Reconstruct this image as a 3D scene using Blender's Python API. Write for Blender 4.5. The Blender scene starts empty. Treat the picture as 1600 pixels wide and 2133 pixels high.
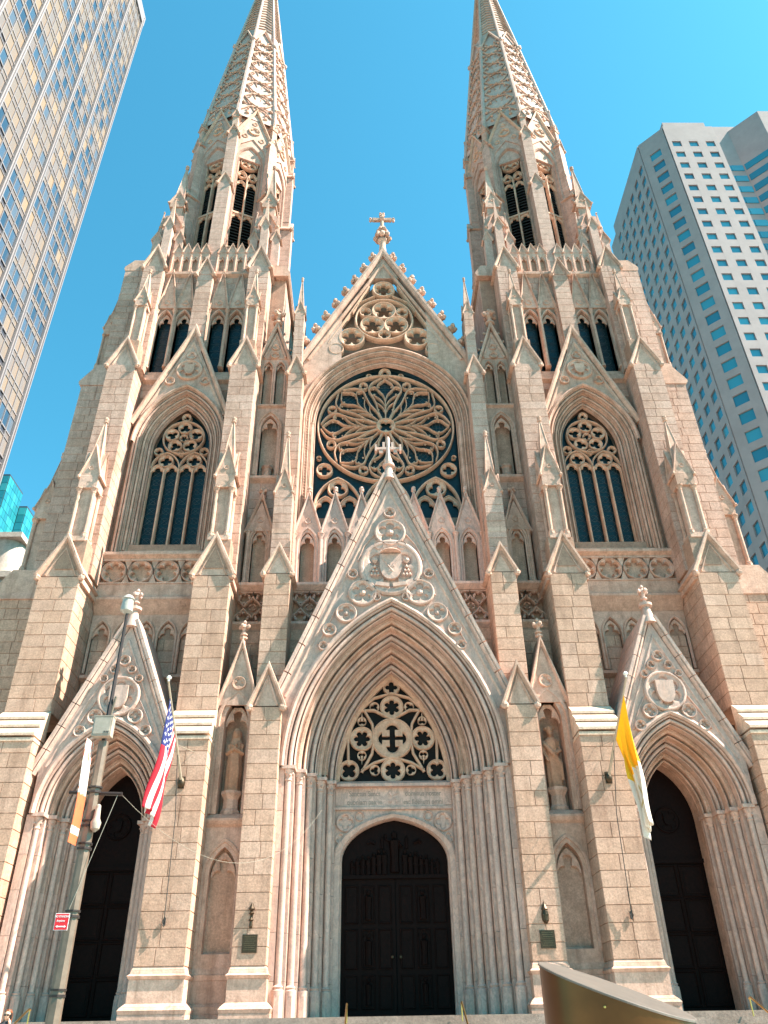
import bpy, math, random
from mathutils import Vector, Matrix
rad = math.radians; pi = math.pi
sc = bpy.context.scene
COL = sc.collection
# ------------------------------------------------------------------ camera, sky, sun, exposure
cd = bpy.data.cameras.new('camera'); cam = bpy.data.objects.new('camera', cd); COL.objects.link(cam)
sc.camera = cam
PITCH, YAW, ROLL = rad(33.391), rad(1.1985), rad(-.9831)
F_ = Vector((math.sin(YAW)*math.cos(PITCH), math.cos(YAW)*math.cos(PITCH), math.sin(PITCH)))
R_ = Vector((math.cos(YAW), -math.sin(YAW), 0)); U_ = R_.cross(F_)
Rr = math.cos(ROLL)*R_ + math.sin(ROLL)*U_; Ur = -math.sin(ROLL)*R_ + math.cos(ROLL)*U_
CAMP = Vector((-.9173, -34, 1.6))
cam.matrix_world = Matrix(((Rr.x, Ur.x, -F_.x, CAMP.x), (Rr.y, Ur.y, -F_.y, CAMP.y), (Rr.z, Ur.z, -F_.z, CAMP.z), (0, 0, 0, 1)))
cd.sensor_width = 36; cd.lens = 36*1640/2133; cd.clip_end = 3000
SUN_EL, SUN_AZ = rad(50), rad(12)                       # azimuth: from +X towards the viewer's side of the facade
sdir = Vector((math.cos(SUN_EL)*math.cos(SUN_AZ), -math.cos(SUN_EL)*math.sin(SUN_AZ), math.sin(SUN_EL)))
w = bpy.data.worlds.new('World'); sc.world = w; w.use_nodes = True
wn = w.node_tree.nodes; wl = w.node_tree.links; wn.clear()
sky = wn.new('ShaderNodeTexSky'); sky.sky_type = 'NISHITA'; sky.sun_disc = False
sky.sun_elevation = SUN_EL; sky.sun_rotation = rad(90) + SUN_AZ
sky.air_density = 1.0; sky.dust_density = .6; sky.ozone_density = 1.0
tint = wn.new('ShaderNodeMix'); tint.data_type = 'RGBA'; tint.blend_type = 'MULTIPLY'; tint.inputs[0].default_value = 1
tint.inputs[7].default_value = (.37, 1.18, 1.12, 1)
bg = wn.new('ShaderNodeBackground'); bg.inputs[1].default_value = .072
wo = wn.new('ShaderNodeOutputWorld')
wl.new(sky.outputs[0], tint.inputs[6]); wl.new(tint.outputs[2], bg.inputs[0]); wl.new(bg.outputs[0], wo.inputs[0])
sl = bpy.data.lights.new('sun', 'SUN'); sl.energy = 4.8; sl.angle = rad(.5); sl.color = (1, .885, .765)
so = bpy.data.objects.new('sun', sl); COL.objects.link(so)
so.rotation_euler = (-sdir).to_track_quat('-Z', 'Y').to_euler(); so.location = (60, -20, 90)
sc.view_settings.view_transform = 'Standard'; sc.view_settings.look = 'None'
sc.view_settings.exposure = 1.95; sc.view_settings.gamma = 1
sc.cycles.max_bounces = 6; sc.cycles.diffuse_bounces = 4; sc.cycles.glossy_bounces = 3
# ------------------------------------------------------------------ materials
def newmat(name):
    m = bpy.data.materials.new(name); m.use_nodes = True
    n = m.node_tree.nodes; n.clear()
    o = n.new('ShaderNodeOutputMaterial'); p = n.new('ShaderNodeBsdfPrincipled')
    m.node_tree.links.new(p.outputs[0], o.inputs[0])
    return m, n, m.node_tree.links, p
def mixn(n, l, a, b, f, mode='MIX'):
    x = n.new('ShaderNodeMix'); x.data_type = 'RGBA'; x.blend_type = mode
    for s, i in ((f, 0), (a, 6), (b, 7)):
        if hasattr(s, 'links'): l.new(s, x.inputs[i])
        elif isinstance(s, (int, float)): x.inputs[i].default_value = s
        else: x.inputs[i].default_value = (*s, 1)
    return x.outputs[2]
def mth(n, l, op, a, b=None, c=None):
    x = n.new('ShaderNodeMath'); x.operation = op
    for i, s in enumerate((a, b, c)):
        if s is None: continue
        if hasattr(s, 'links'): l.new(s, x.inputs[i])
        else: x.inputs[i].default_value = s
    return x.outputs[0]
def ramp(n, l, fac, stops):
    x = n.new('ShaderNodeValToRGB'); e = x.color_ramp.elements
    while len(e) < len(stops): e.new(.5)
    for q, (p, c) in zip(e, stops):
        q.position = p; q.color = (*c, 1) if not isinstance(c, (int, float)) else (c, c, c, 1)
    l.new(fac, x.inputs[0]); return x.outputs[0]
def noise_(n, l, vec, scale, detail=4, rough=.6, dist=0):
    x = n.new('ShaderNodeTexNoise'); x.inputs['Scale'].default_value = scale; x.inputs['Detail'].default_value = detail
    x.inputs['Roughness'].default_value = rough; x.inputs['Distortion'].default_value = dist
    l.new(vec, x.inputs['Vector']); return x.outputs[0]
def scaled(n, l, vec, s):
    x = n.new('ShaderNodeVectorMath'); x.operation = 'MULTIPLY'; l.new(vec, x.inputs[0]); x.inputs[1].default_value = s
    return x.outputs[0]
def pieces_rand(n, l):
    g = n.new('ShaderNodeNewGeometry'); o = n.new('ShaderNodeObjectInfo')
    return g, mth(n, l, 'FRACT', mth(n, l, 'ADD', mth(n, l, 'MULTIPLY', g.outputs['Random Per Island'], 3.7), o.outputs['Random']))
def stone(name, cols, stain=.5, streak=.35, grain=.25, vein=None, rough=.86, bump=.5, mott=.7):
    m, n, l, p = newmat(name)
    g, r = pieces_rand(n, l); pos = g.outputs['Position']
    cols = [(r_, g_*.965, b_*.97) for r_, g_, b_ in cols]; k = len(cols); base = ramp(n, l, r, [(i/(k-1), c) for i, c in enumerate(cols)])
    big = noise_(n, l, pos, .45, 5, .65)
    f = ramp(n, l, big, [(.38, 0), (.68, 1)])
    base = mixn(n, l, base, mixn(n, l, base, (.62, .52, .44), 1, 'MULTIPLY'), mth(n, l, 'MULTIPLY', f, stain))
    st = noise_(n, l, scaled(n, l, pos, (1.6, 1.6, .16)), 1.6, 5, .7)
    f2 = ramp(n, l, st, [(.50, 0), (.72, 1)])
    base = mixn(n, l, base, mixn(n, l, base, (.45, .39, .35), 1, 'MULTIPLY'), mth(n, l, 'MULTIPLY', f2, streak))
    md = ramp(n, l, noise_(n, l, pos, 2.6, 5, .7, .4), [(.36, .70), (.60, 1.06)])
    base = mixn(n, l, base, md, mott, 'MULTIPLY')
    if vein:
        vc, amt, vs = vein
        off = n.new('ShaderNodeVectorMath'); off.operation = 'ADD'; l.new(scaled(n, l, pos, (1, 1, .45)), off.inputs[0])
        cmb = n.new('ShaderNodeCombineXYZ'); l.new(mth(n, l, 'MULTIPLY', r, 9), cmb.inputs[0]); l.new(mth(n, l, 'MULTIPLY', r, 17), cmb.inputs[2])
        l.new(cmb.outputs[0], off.inputs[1])
        v = noise_(n, l, off.outputs[0], vs, 6, .62, 1.6)
        vf = ramp(n, l, mth(n, l, 'ABSOLUTE', mth(n, l, 'SUBTRACT', v, .5)), [(0, 1), (.03, .6), (.09, 0)])
        base = mixn(n, l, base, vc, mth(n, l, 'MULTIPLY', vf, amt))
        cl = ramp(n, l, noise_(n, l, off.outputs[0], vs*.5, 3, .5), [(.45, 0), (.7, 1)])
        base = mixn(n, l, base, vc, mth(n, l, 'MULTIPLY', cl, amt*.55))
    fine = noise_(n, l, pos, 14, 4, .75)
    base = mixn(n, l, base, ramp(n, l, fine, [(.25, 1-grain*1.5), (.75, 1+grain*.4)]), 1, 'MULTIPLY')
    l.new(base, p.inputs['Base Color']); p.inputs['Roughness'].default_value = rough
    p.inputs['Specular IOR Level'].default_value = .25
    b = n.new('ShaderNodeBump'); b.inputs['Strength'].default_value = bump; b.inputs['Distance'].default_value = .03
    l.new(noise_(n, l, pos, 9, 6, .75), b.inputs['Height']); l.new(b.outputs[0], p.inputs['Normal'])
    return m
def plain(name, col, rough=.5, metal=0, spec=.5, nz=.25, ns=6, bump=0):
    m, n, l, p = newmat(name)
    g = n.new('ShaderNodeNewGeometry')
    f = noise_(n, l, g.outputs['Position'], ns, 4, .7)
    c = mixn(n, l, col, ramp(n, l, f, [(.3, 1-nz), (.7, 1+nz*.5)]), 1, 'MULTIPLY')
    l.new(c, p.inputs['Base Color']); p.inputs['Roughness'].default_value = rough; p.inputs['Metallic'].default_value = metal
    p.inputs['Specular IOR Level'].default_value = spec
    if bump:
        b = n.new('ShaderNodeBump'); b.inputs['Strength'].default_value = bump; b.inputs['Distance'].default_value = .02
        l.new(f, b.inputs['Height']); l.new(b.outputs[0], p.inputs['Normal'])
    return m
M = {}
M['ashlar'] = stone('ashlar_granite', [(.63, .405, .29), (.69, .455, .335), (.58, .375, .27), (.66, .43, .31), (.70, .475, .36), (.61, .395, .285), (.64, .43, .325)], .35, .5, .3, mott=.55)
M['ashlar_high'] = stone('pale_weathered_ashlar', [(.64, .43, .34), (.68, .47, .375), (.59, .395, .31), (.66, .44, .34), (.69, .485, .395)], .45, .6, .3, mott=.55)
M['core'] = stone('mortar_core', [(.44, .285, .205), (.48, .31, .225)], .3, .3)
M['trim'] = stone('dressed_stone', [(.70, .47, .36), (.64, .43, .33), (.74, .51, .395), (.68, .465, .37)], .5, .65, .2)
M['trace'] = stone('tracery_stone', [(.70, .46, .33), (.74, .50, .36)], .35, .3, .15)
M['marble'] = stone('veined_marble', [(.75, .525, .425), (.70, .485, .395), (.78, .555, .455), (.66, .465, .385), (.74, .51, .40)], .25, .5, .15, ((.36, .275, .245), .6, 1.7), .65, .3, .45)
M['slab'] = stone('roof_slabs', [(.46, .39, .37), (.52, .43, .39)], .5, .5)
M['wthr'] = stone('weathering_stone', [(.74, .56, .42), (.78, .60, .46)], .2, .15)
M['statue'] = stone('statue_stone', [(.60, .36, .235), (.62, .38, .25)], .45, .5, .2)
M['glass'] = plain('leaded_glass', (.005, .02, .024), .3, 0, .3, .6, 5, .5)
M['lead'] = plain('leading', (.045, .06, .065), .5)
M['louvre'] = plain('louvre_slate', (.03, .04, .045), .6)
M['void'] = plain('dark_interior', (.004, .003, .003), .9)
M['bronze'] = plain('door_bronze', (.0095, .0034, .0026), .6, 0, .08, .5, 9, .3)
M['brass'] = plain('brass', (.62, .40, .14), .3, 1, .5, .15)
M['plaque'] = plain('bronze_plaque', (.07, .045, .025), .45, .6, .5, .4, 20)
M['roof'] = plain('copper_roof', (.05, .09, .09), .55)
M['asphalt'] = plain('asphalt', (.05, .05, .052), .9, 0, .3, .3, 12)
M['pave'] = plain('sidewalk_concrete', (.50, .43, .35), .9, 0, .3, .15, 3)
M['step'] = stone('step_granite', [(.33, .27, .225), (.37, .30, .25)], .4, .1)
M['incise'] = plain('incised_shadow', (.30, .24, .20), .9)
M['white'] = plain('road_paint', (.75, .75, .72), .7)
# ------------------------------------------------------------------ mesh builder
class MB:
    def __init__(s): s.v = []; s.f = []
    def add(s, vs, fs):
        o = len(s.v); s.v += [tuple(v) for v in vs]; s.f += [tuple(i+o for i in f) for f in fs]
    def box(s, x0, x1, y0, y1, z0, z1):
        s.add([(x0, y0, z0), (x1, y0, z0), (x1, y1, z0), (x0, y1, z0), (x0, y0, z1), (x1, y0, z1), (x1, y1, z1), (x0, y1, z1)],
              [(0, 3, 2, 1), (4, 5, 6, 7), (0, 1, 5, 4), (1, 2, 6, 5), (2, 3, 7, 6), (3, 0, 4, 7)])
    def prism(s, poly, a0, a1, axis='y'):
        n = len(poly)
        def P(p, a): return (p[0], a, p[1]) if axis == 'y' else ((a, p[0], p[1]) if axis == 'x' else (p[0], p[1], a))
        s.add([P(p, a0) for p in poly] + [P(p, a1) for p in poly],
              [tuple(range(n)), tuple(range(2*n-1, n-1, -1))] + [(i, i+n, (i+1) % n + n, (i+1) % n) for i in range(n)])
    def grid(s, rows, cu=False, cv=False):
        nr, nc = len(rows), len(rows[0]); f = []
        for i in range(nr if cu else nr-1):
            for j in range(nc if cv else nc-1):
                i2, j2 = (i+1) % nr, (j+1) % nc
                f.append((i*nc+j, i*nc+j2, i2*nc+j2, i2*nc+j))
        s.add([p for r in rows for p in r], f)
    def lathe(s, cx, cy, prof, n=12, rot=0):
        rows = [[(cx+r*math.cos(2*pi*k/n+rot), cy+r*math.sin(2*pi*k/n+rot), z) for k in range(n)] for r, z in prof]
        s.grid(rows, cv=True)
        nb = len(s.v)
        s.f.append(tuple(range(nb-n, nb))); s.f.append(tuple(range(nb-n*len(prof)+n-1, nb-n*len(prof)-1, -1)))
    def tube(s, pts, r, n=6):
        pts = [Vector(p) for p in pts]; rows = []
        rs = r if isinstance(r, (list, tuple)) else [r]*len(pts)
        for i, p in enumerate(pts):
            d = (pts[min(i+1, len(pts)-1)] - pts[max(i-1, 0)]).normalized()
            a = d.cross(Vector((0, 0, 1)) if abs(d.z) < .9 else Vector((0, 1, 0))).normalized(); b = d.cross(a)
            rows.append([tuple(p + (a*math.cos(2*pi*k/n) + b*math.sin(2*pi*k/n))*rs[i]) for k in range(n)])
        s.grid(rows, cv=True); nb = len(s.v)
        s.f.append(tuple(range(nb-n, nb))); s.f.append(tuple(range(nb-n*len(rows)+n-1, nb-n*len(rows)-1, -1)))
    def sweep(s, path, prof, closed=False, cap=True):
        """path in (x,z), prof of (offset to the left of travel, y)"""
        n = len(path); rows = []
        for i in range(n):
            p = Vector(path[i])
            a = Vector(path[(i-1) % n]) if (closed or i > 0) else None
            b = Vector(path[(i+1) % n]) if (closed or i < n-1) else None
            d1 = (p-a).normalized() if a is not None else None; d2 = (b-p).normalized() if b is not None else None
            if d1 is None: d1 = d2
            if d2 is None: d2 = d1
            n1 = Vector((-d1.y, d1.x)); n2 = Vector((-d2.y, d2.x)); m = n1+n2
            if m.length < 1e-6: m = n1
            m.normalize(); k = 1/max(.35, m.dot(n1))
            rows.append([(p.x+m.x*k*o, y, p.y+m.y*k*o) for o, y in prof])
        s.grid(rows, cu=closed)
        if cap and not closed:
            nb = len(s.v); c = len(prof)
            s.f.append(tuple(range(nb-c, nb))); s.f.append(tuple(range(nb-c*n+c-1, nb-c*n-1, -1)))
    def blob(s, x, y, z, r, seed=0, n=7):
        q = random.Random(seed*31+int((x*7+z*13)*10))
        rows = []
        for i in range(5):
            t = pi*(i+.35)/4.7
            rows.append([(x+r*math.sin(t)*math.cos(2*pi*k/n)*q.uniform(.72, 1.2), y+r*math.sin(t)*math.sin(2*pi*k/n)*q.uniform(.72, 1.2), z-r*math.cos(t)*1.05) for k in range(n)])
        s.grid(rows, cv=True); nb = len(s.v); s.f.append(tuple(range(nb-n, nb))); s.f.append(tuple(range(nb-4*n-1, nb-5*n-1, -1)))
def mesh_of(mb, name, smooth=False):
    me = bpy.data.meshes.new(name); me.from_pydata(mb.v, [], mb.f); me.update()
    if smooth:
        me.polygons.foreach_set('use_smooth', [True]*len(me.polygons)); me.set_sharp_from_angle(angle=rad(38))
    return me
def part(name, mb, mat, parent=None, smooth=False, kind=None):
    me = mb if isinstance(mb, bpy.types.Mesh) else mesh_of(mb, name, smooth)
    if isinstance(mat, str): mat = M[mat]
    if not me.materials: me.materials.append(mat)
    o = bpy.data.objects.new(name, me); COL.objects.link(o)
    if parent: o.parent = parent
    if kind: o['kind'] = kind
    return o
def empty(name, parent=None, loc=(0, 0, 0)):
    o = bpy.data.objects.new(name, None); COL.objects.link(o); o.location = loc; o.empty_display_size = .3
    if parent: o.parent = parent
    return o
def tag(o, label, cat, group=None):
    o['label'] = label; o['category'] = cat
    if group: o['group'] = group
    return o
def copy_tree(o, parent=None):
    c = o.copy(); COL.objects.link(c); c.parent = parent
    for ch in [x for x in bpy.data.objects if x.parent == o]: copy_tree(ch, c)
    return c
HALF = []          # parts of the cathedral that stand again, mirrored, on the other side of its axis
def half(o): HALF.append(o); return o
# ------------------------------------------------------------------ gothic shapes (all drawn in x,z with depth y)
def arch_R(w, rise): return (w*w+rise*rise)/(2*w)
def arch_pt(w, rise, o, t):
    if rise < 1.1*w:                                    # depressed: a steeper arch flattened
        x, z = arch_pt(w, 1.3*w, o, t); return x, z*rise/(1.3*w)
    R = arch_R(w, rise); c = R-w; A = math.acos(max(-1, min(1, c/(R+o)))); a = (1-abs(t))*A
    return ((-c+(R+o)*math.cos(a))*(1 if t >= 0 else -1), (R+o)*math.sin(a))
def arch_path(cx, zs, w, rise, o=0, n=16, zb=None):
    p = [arch_pt(w, rise, o, -1+2*i/n) for i in range(n+1)]
    p = [(cx+x, zs+z) for x, z in p]
    return ([(cx-w-o, zb)] if zb is not None else []) + p + ([(cx+w+o, zb)] if zb is not None else [])
def arch_sweep(mb, cx, zs, w, rise, prof, n=16, zb=None):
    rows = []
    if zb is not None: rows.append([(cx-w-o, y, zb) for o, y in prof])
    for i in range(n+1):
        t = -1+2*i/n; r = []
        for o, y in prof:
            x, z = arch_pt(w, rise, o, t); r.append((cx+x, y, zs+z))
        rows.append(r)
    if zb is not None: rows.append([(cx+w+o, y, zb) for o, y in prof])
    mb.grid(rows)
def voussoirs(parent, cx, zs, w, rise, prof, per, mat, m=4, gap=.010, name='voussoir'):
    """the stones of one arch order, each a piece of its own"""
    R = arch_R(w, rise)+prof[0][0]; e = gap/(R*1.0)
    out = []
    for sgn in (-1, 1):
        for k in range(per):
            mb = MB(); rows = []
            for i in range(m+1):
                t = (k+e+(1-2*e)*i/m)/per
                if k == per-1 and i == m: t = 1
                if k == 0 and i == 0: t = 0.0 if sgn < 0 else 1e-6
                rows.append([(cx+x, y, zs+z) for (x, z), y in [(arch_pt(w, rise, o, sgn*t if t else (-1e-9 if sgn < 0 else 0)), y) for o, y in prof]])
            mb.grid(rows); c = len(prof); nb = len(mb.v)
            mb.f.append(tuple(range(nb-c, nb))); mb.f.append(tuple(range(c-1, -1, -1)))
            out.append(part(name, mb, mat, parent))
    return out
def barp(w, y0, d): return [(-w/2, y0+d), (-w/2, y0+.4*d), (-w*.16, y0), (w*.16, y0), (w/2, y0+.4*d), (w/2, y0+d)]
def ring(mb, cx, cz, R, w, y0, d, n=32): mb.sweep([(cx+R*math.cos(2*pi*k/n), cz+R*math.sin(2*pi*k/n)) for k in range(n)], barp(w, y0, d), True)
def lobes(th, n, dl, rl, r0, rot):
    r = r0
    for k in range(n):
        d = th-(rot+2*pi*k/n); q = rl*rl-(dl*math.sin(d))**2
        if q >= 0 and math.cos(d) > 0: r = max(r, dl*math.cos(d)+math.sqrt(q))
    return r
FO = {3: (.42, .40, .3), 4: (.48, .36, .38), 5: (.54, .31, .45), 6: (.58, .27, .5), 8: (.64, .22, .58)}
def foil(mb, cx, cz, R, n, y0, d, rot=pi/2, sc_=1, sx=1, seg=None):
    dl, rl, r0 = [q*R*sc_ for q in FO[n]]; N = seg or n*8
    if N % n: N = n*8
    rows = []
    for k in range(N):
        th = rot+2*pi*k/N; r = lobes(th, n, dl, rl, r0, rot); c, s = math.cos(th)*sx, math.sin(th)
        r2 = min(R*.97, r+.09*R)
        rows.append([(cx+R*c, y0+d, cz+R*s), (cx+R*c, y0, cz+R*s), (cx+r2*c, y0+.12*d, cz+r2*s), (cx+r*c, y0+.5*d, cz+r*s), (cx+r*c, y0+d, cz+r*s)])
    mb.grid(rows, cu=True)
def arch_r(w, rise, th):
    """distance from the springing centre to a pointed arch along angle th (0..pi)"""
    R = arch_R(w, rise); c = R-w; ct = abs(math.cos(th)); 
    b = c*ct; return -b+math.sqrt(max(0, b*b-(c*c-R*R)))
def cusp(mb, cx, zs, w, rise, y0, d, N=24, k=.9):
    """cusped trefoil head filling a pointed arch above its springing"""
    rows = []; c0 = rise*.28
    for i in range(N+1):
        th = pi*i/N; ro = arch_r(w, rise, th)
        r = 0
        for a, dl, rl in ((0.12, .40*w, .48*w), (pi-.12, .40*w, .48*w), (pi/2, rise*.50, .42*w)):
            q = rl*rl-(dl*math.sin(th-a))**2
            if q >= 0 and math.cos(th-a) > 0: r = max(r, dl*math.cos(th-a)+math.sqrt(q))
        r = min(max(r, .30*w), ro*.93)
        c, s = math.cos(th), math.sin(th)
        rows.append([(cx+ro*c, y0, zs+ro*s), (cx+(r+.08*w)*c, y0+.1*d, zs+(r+.08*w)*s), (cx+r*c, y0+.5*d, zs+r*s), (cx+r*c, y0+d, zs+r*s)])
    mb.grid(rows)
def half_walls(mb, cx, x0, x1, z0, z1, zs, w, rise, y0, y1, zb=None, top=None):
    """wall x0..x1, z0..z1 with a pointed opening (springing zs, half width w); top = apex height for a gabled top"""
    zb = z0 if zb is None else zb
    R = [arch_pt(w, rise, 0, t/10) for t in range(10, -1, -1)]
    for sg, xe in ((1, x1), (-1, x0)):
        p = [(cx+sg*a, zs+b) for a, b in R]
        poly = [(cx+sg*w, zb)] + p + [(cx, top if top else z1)] + ([] if top else []) + [(xe, z1), (xe, z0)]
        if zb > z0: poly += [(cx, z0), (cx, zb)]
        if sg < 0: poly = poly[::-1]
        mb.prism(poly, y0, y1)
def gable_cope(mb, cx, hw, zb, za, y0, y1, t=.18, over=.1):
    mb.sweep([(cx-hw, zb), (cx, za), (cx+hw, zb)], [(-.02, y1), (-.02, y0), (.03, y0-over*.5), (t*.5, y0-over), (t, y0-over), (t*1.15, y0-over*.4), (t*1.15, y1)])
def gablet(mb, x0, x1, yf, yb, ze, zp, t=.13, over=.1, knobs=True, plate=True):
    """gabled head of a buttress: ridge runs back in depth"""
    cx = (x0+x1)/2; hw = (x1-x0)/2
    if plate: mb.prism([(x0, ze), (x1, ze), (cx, zp)], yf+.02, yb)
    gable_cope(mb, cx, hw+.06, ze-.08, zp-.02, yf, yb, t*1.25, over*1.35); gable_cope(mb, cx, hw*.72, ze+.03, zp-hw*.52, yf+.015, yf+.1, t*.45, over*.5)
    if knobs:
        for x in (x0-.1, x1+.1): mb.blob(x, yf-.04, ze-.08, .16, 3)
def colonnette(mb, x, y, z0, z1, r, cap=True, n=8, capk=1.55):
    h = r*2.6
    prof = [(r*1.7, z0), (r*1.7, z0+h*.5), (r*1.25, z0+h*.62), (r*1.5, z0+h*.82), (r, z0+h)]
    if cap: prof += [(r, z1-h*1.25), (r*1.2, z1-h*1.2), (r*.98, z1-h*1.08), (r*1.15, z1-h*.8), (r*capk, z1-h*.35), (r*1.25, z1-h*.3), (r*capk*1.1, z1-h*.16), (r*capk*1.1, z1)]
    else: prof += [(r, z1)]
    mb.lathe(x, y, prof, n)
def finial(mb, x, y, z, s):
    """knop, leaf whorl and bud; s = height"""
    mb.lathe(x, y, [(.09*s, z), (.075*s, z+.2*s), (.17*s, z+.24*s), (.17*s, z+.30*s), (.08*s, z+.36*s), (.09*s, z+.5*s), (.16*s, z+.62*s), (.14*s, z+.72*s), (.06*s, z+.8*s), (.1*s, z+.88*s), (.03*s, z+s)], 8)
    for k in range(4): mb.blob(x+.2*s*math.cos(k*pi/2+.4), y+.2*s*math.sin(k*pi/2+.4), z+.66*s, .105*s, k, 6)
def crocket(mb, x, y, z, dx, dz, s, seed=0):
    mb.tube([(x, y, z), (x+dx*s*.5, y, z+dz*s*.5), (x+dx*s*.8, y, z+dz*s*.8+.15*s)], [.22*s, .16*s, .14*s], 5)
    mb.blob(x+dx*s, y, z+dz*s+.12*s, .36*s, seed, 7); mb.blob(x+dx*s*.75, y-.22*s, z+dz*s*.7-.05*s, .2*s, seed+1, 5)
def pinnacle(mb, cx, cy, hw, z0, zc, zg, zt, base=.25, col=True):
    """square pinnacle: plinth, angle colonnettes, four gablets, spirelet and knop"""
    mb.box(cx-hw*1.1, cx+hw*1.1, cy-hw*1.1, cy+hw*1.1, z0-base, z0)
    k = hw*(.66 if col else .8); mb.box(cx-k, cx+k, cy-k, cy+k, z0, zc+.1)
    if col:
        for sx in (-1, 1):
            for sy in (-1, 1): colonnette(mb, cx+sx*hw*.80, cy+sy*hw*.80, z0, zc, hw*.21, capk=1.75)
    ze = zc+(zg-zc)*.30
    mb.box(cx-hw, cx+hw, cy-hw, cy+hw, zc, ze)
    mb.prism([(cx-hw, ze), (cx+hw, ze), (cx, zg)], cy-hw*.98, cy+hw*.98)
    mb.prism([(cy-hw, ze), (cy+hw, ze), (cy, zg-.02)], cx-hw*.98, cx+hw*.98, 'x')
    gable_cope(mb, cx, hw*1.12, ze-.12, zg+.04, cy-hw, cy+hw, hw*.16, hw*.14)
    for sx in (-1, 1):
        mb.tube([(cx+sx*hw*1.06, cy-hw*1.1, ze-.1), (cx+sx*hw*1.06, cy, zg+.03), (cx+sx*hw*1.06, cy+hw*1.1, ze-.1)], hw*.11, 5)
        mb.blob(cx+sx*hw*1.15, cy-hw*1.12, ze-.08, hw*.2, 5, 6)
    cusp(mb, cx, zc-.02, hw*.6, hw*.9, cy-hw-.015, .1, 14); foil(mb, cx, ze+(zg-ze)*.28, hw*.26, 3, cy-hw-.03, .05, seg=18)
    s = hw*.80; zb = ze+(zg-ze)*.35
    mb.lathe(cx, cy, [(s*1.25, zb), (s*.12, zt-.35)], 4, pi/4)
    for k in range(4):
        a = pi/4+k*pi/2; mb.tube([(cx+s*1.27*math.cos(a), cy+s*1.27*math.sin(a), zb), (cx+s*.12*math.cos(a), cy+s*.12*math.sin(a), zt-.35)], hw*.06, 4)
    mb.lathe(cx, cy, [(s*.16, zt-.42), (s*.36, zt-.36), (s*.36, zt-.31), (s*.2, zt-.28), (s*.34, zt-.16), (s*.36, zt-.08), (s*.12, zt)], 8)
def shield(mb, cx, cz, w, h, y, d=.12):
    p = [(cx-w/2, cz+h/2), (cx-w/2, cz+h*.02)]
    for k in range(1, 6): a = k/6; p.append((cx-w/2*math.cos(a*pi/2)**.8, cz+h*.02-h*.52*math.sin(a*pi/2)**1.2))
    p.append((cx, cz-h/2)); p += [(2*cx-x, z) for x, z in reversed(p[:-1])]
    mb.prism(p[::-1], y-d, y)
# ------------------------------------------------------------------ ashlar: every dressed block of the walls and buttresses
BL = []; ar = random.Random(11)
def ash(face, a0, a1, z0, z1, c, hc=.56, mask=None, bw=.85, sides=(1, -1)):
    """face F looks to the street, R to +x, L to -x; a = x range (F) or y range (R, L)"""
    n = max(1, round((z1-z0)/hc)); h = (z1-z0)/n; W = a1-a0
    for sg in sides:
        for i in range(n):
            nb = max(1, round(W/bw + ar.uniform(-.35, .35))); cut = [0]
            for k in range(1, nb): cut.append((k+ar.uniform(-.28, .28))/nb)
            cut.append(1)
            for k in range(nb):
                u0, u1 = a0+W*cut[k], a0+W*cut[k+1]; zc = z0+(i+.5)*h; uc = (u0+u1)/2
                if mask and mask(u0, u1, z0+i*h, z0+(i+1)*h): continue
                if face == 'F': BL.append((Vector((sg*uc, c, zc)), 0, u1-u0-.010, h-.010))
                else:
                    s2 = 1 if face == 'R' else -1
                    BL.append((Vector((sg*c, uc, zc)), sg*s2*pi/2, u1-u0-.010, h-.010))
def block_unit():
    mb = MB(); a, b = .5, .48
    mb.add([(-a, 0, -a), (a, 0, -a), (a, 0, a), (-a, 0, a), (-.488, -1, -.478), (.488, -1, -.478), (.488, -1, .478), (-.488, -1, .478)],
           [(4, 5, 6, 7), (0, 1, 5, 4), (1, 2, 6, 5), (2, 3, 7, 6), (3, 0, 4, 7)])
    return mesh_of(mb, 'stone_block')
def stage(mb, x0, x1, yf, yb, z0, z1, hc=.56, fr=True, lf=True, rt=True):
    mb.box(x0, x1, yf, yb, z0, z1)
    if fr: ash('F', x0-.03, x1+.03, z0, z1, yf, hc)
    if lf: ash('L', yf, yb, z0, z1, x0, hc, bw=1.0)
    if rt: ash('R', yf, yb, z0, z1, x1, hc, bw=1.0)
# ------------------------------------------------------------------ ground
def sheet(name, x0, x1, y0, y1, z0, z1, mat):
    mb = MB(); mb.box(x0, x1, y0, y1, z0, z1); o = part(name, mb, mat); o['kind'] = 'structure'; return o
sheet('ground', -900, 900, -500, 900, -1.2, -.17, 'asphalt')
sheet('road', -400, 400, -28.5, -17.4, -.165, -.13, 'asphalt')
sheet('sidewalk', -400, 400, -17.1, -.5, -.14, 0, 'pave')
sheet('near_sidewalk', -400, 400, -60, -28.8, -.14, 0, 'pave')
sheet('kerb', -400, 400, -17.4, -17.104, -.15, .012, 'step')
sheet('near_kerb', -400, 400, -28.796, -28.5, -.15, .012, 'step')
for y in (-21.2, -24.8):
    o = sheet('lane_marking', -200, 200, y-.06, y+.06, -.129, -.125, 'white')
# ------------------------------------------------------------------ cathedral
CATH = tag(empty('cathedral'), 'pale stone gothic cathedral with twin spires, rose window and three gabled portals', 'cathedral')
XT, YT = 11.3, 4.9                                      # axis of a tower
TH = 2.0                                                # height of the church floor above the pavement
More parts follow.
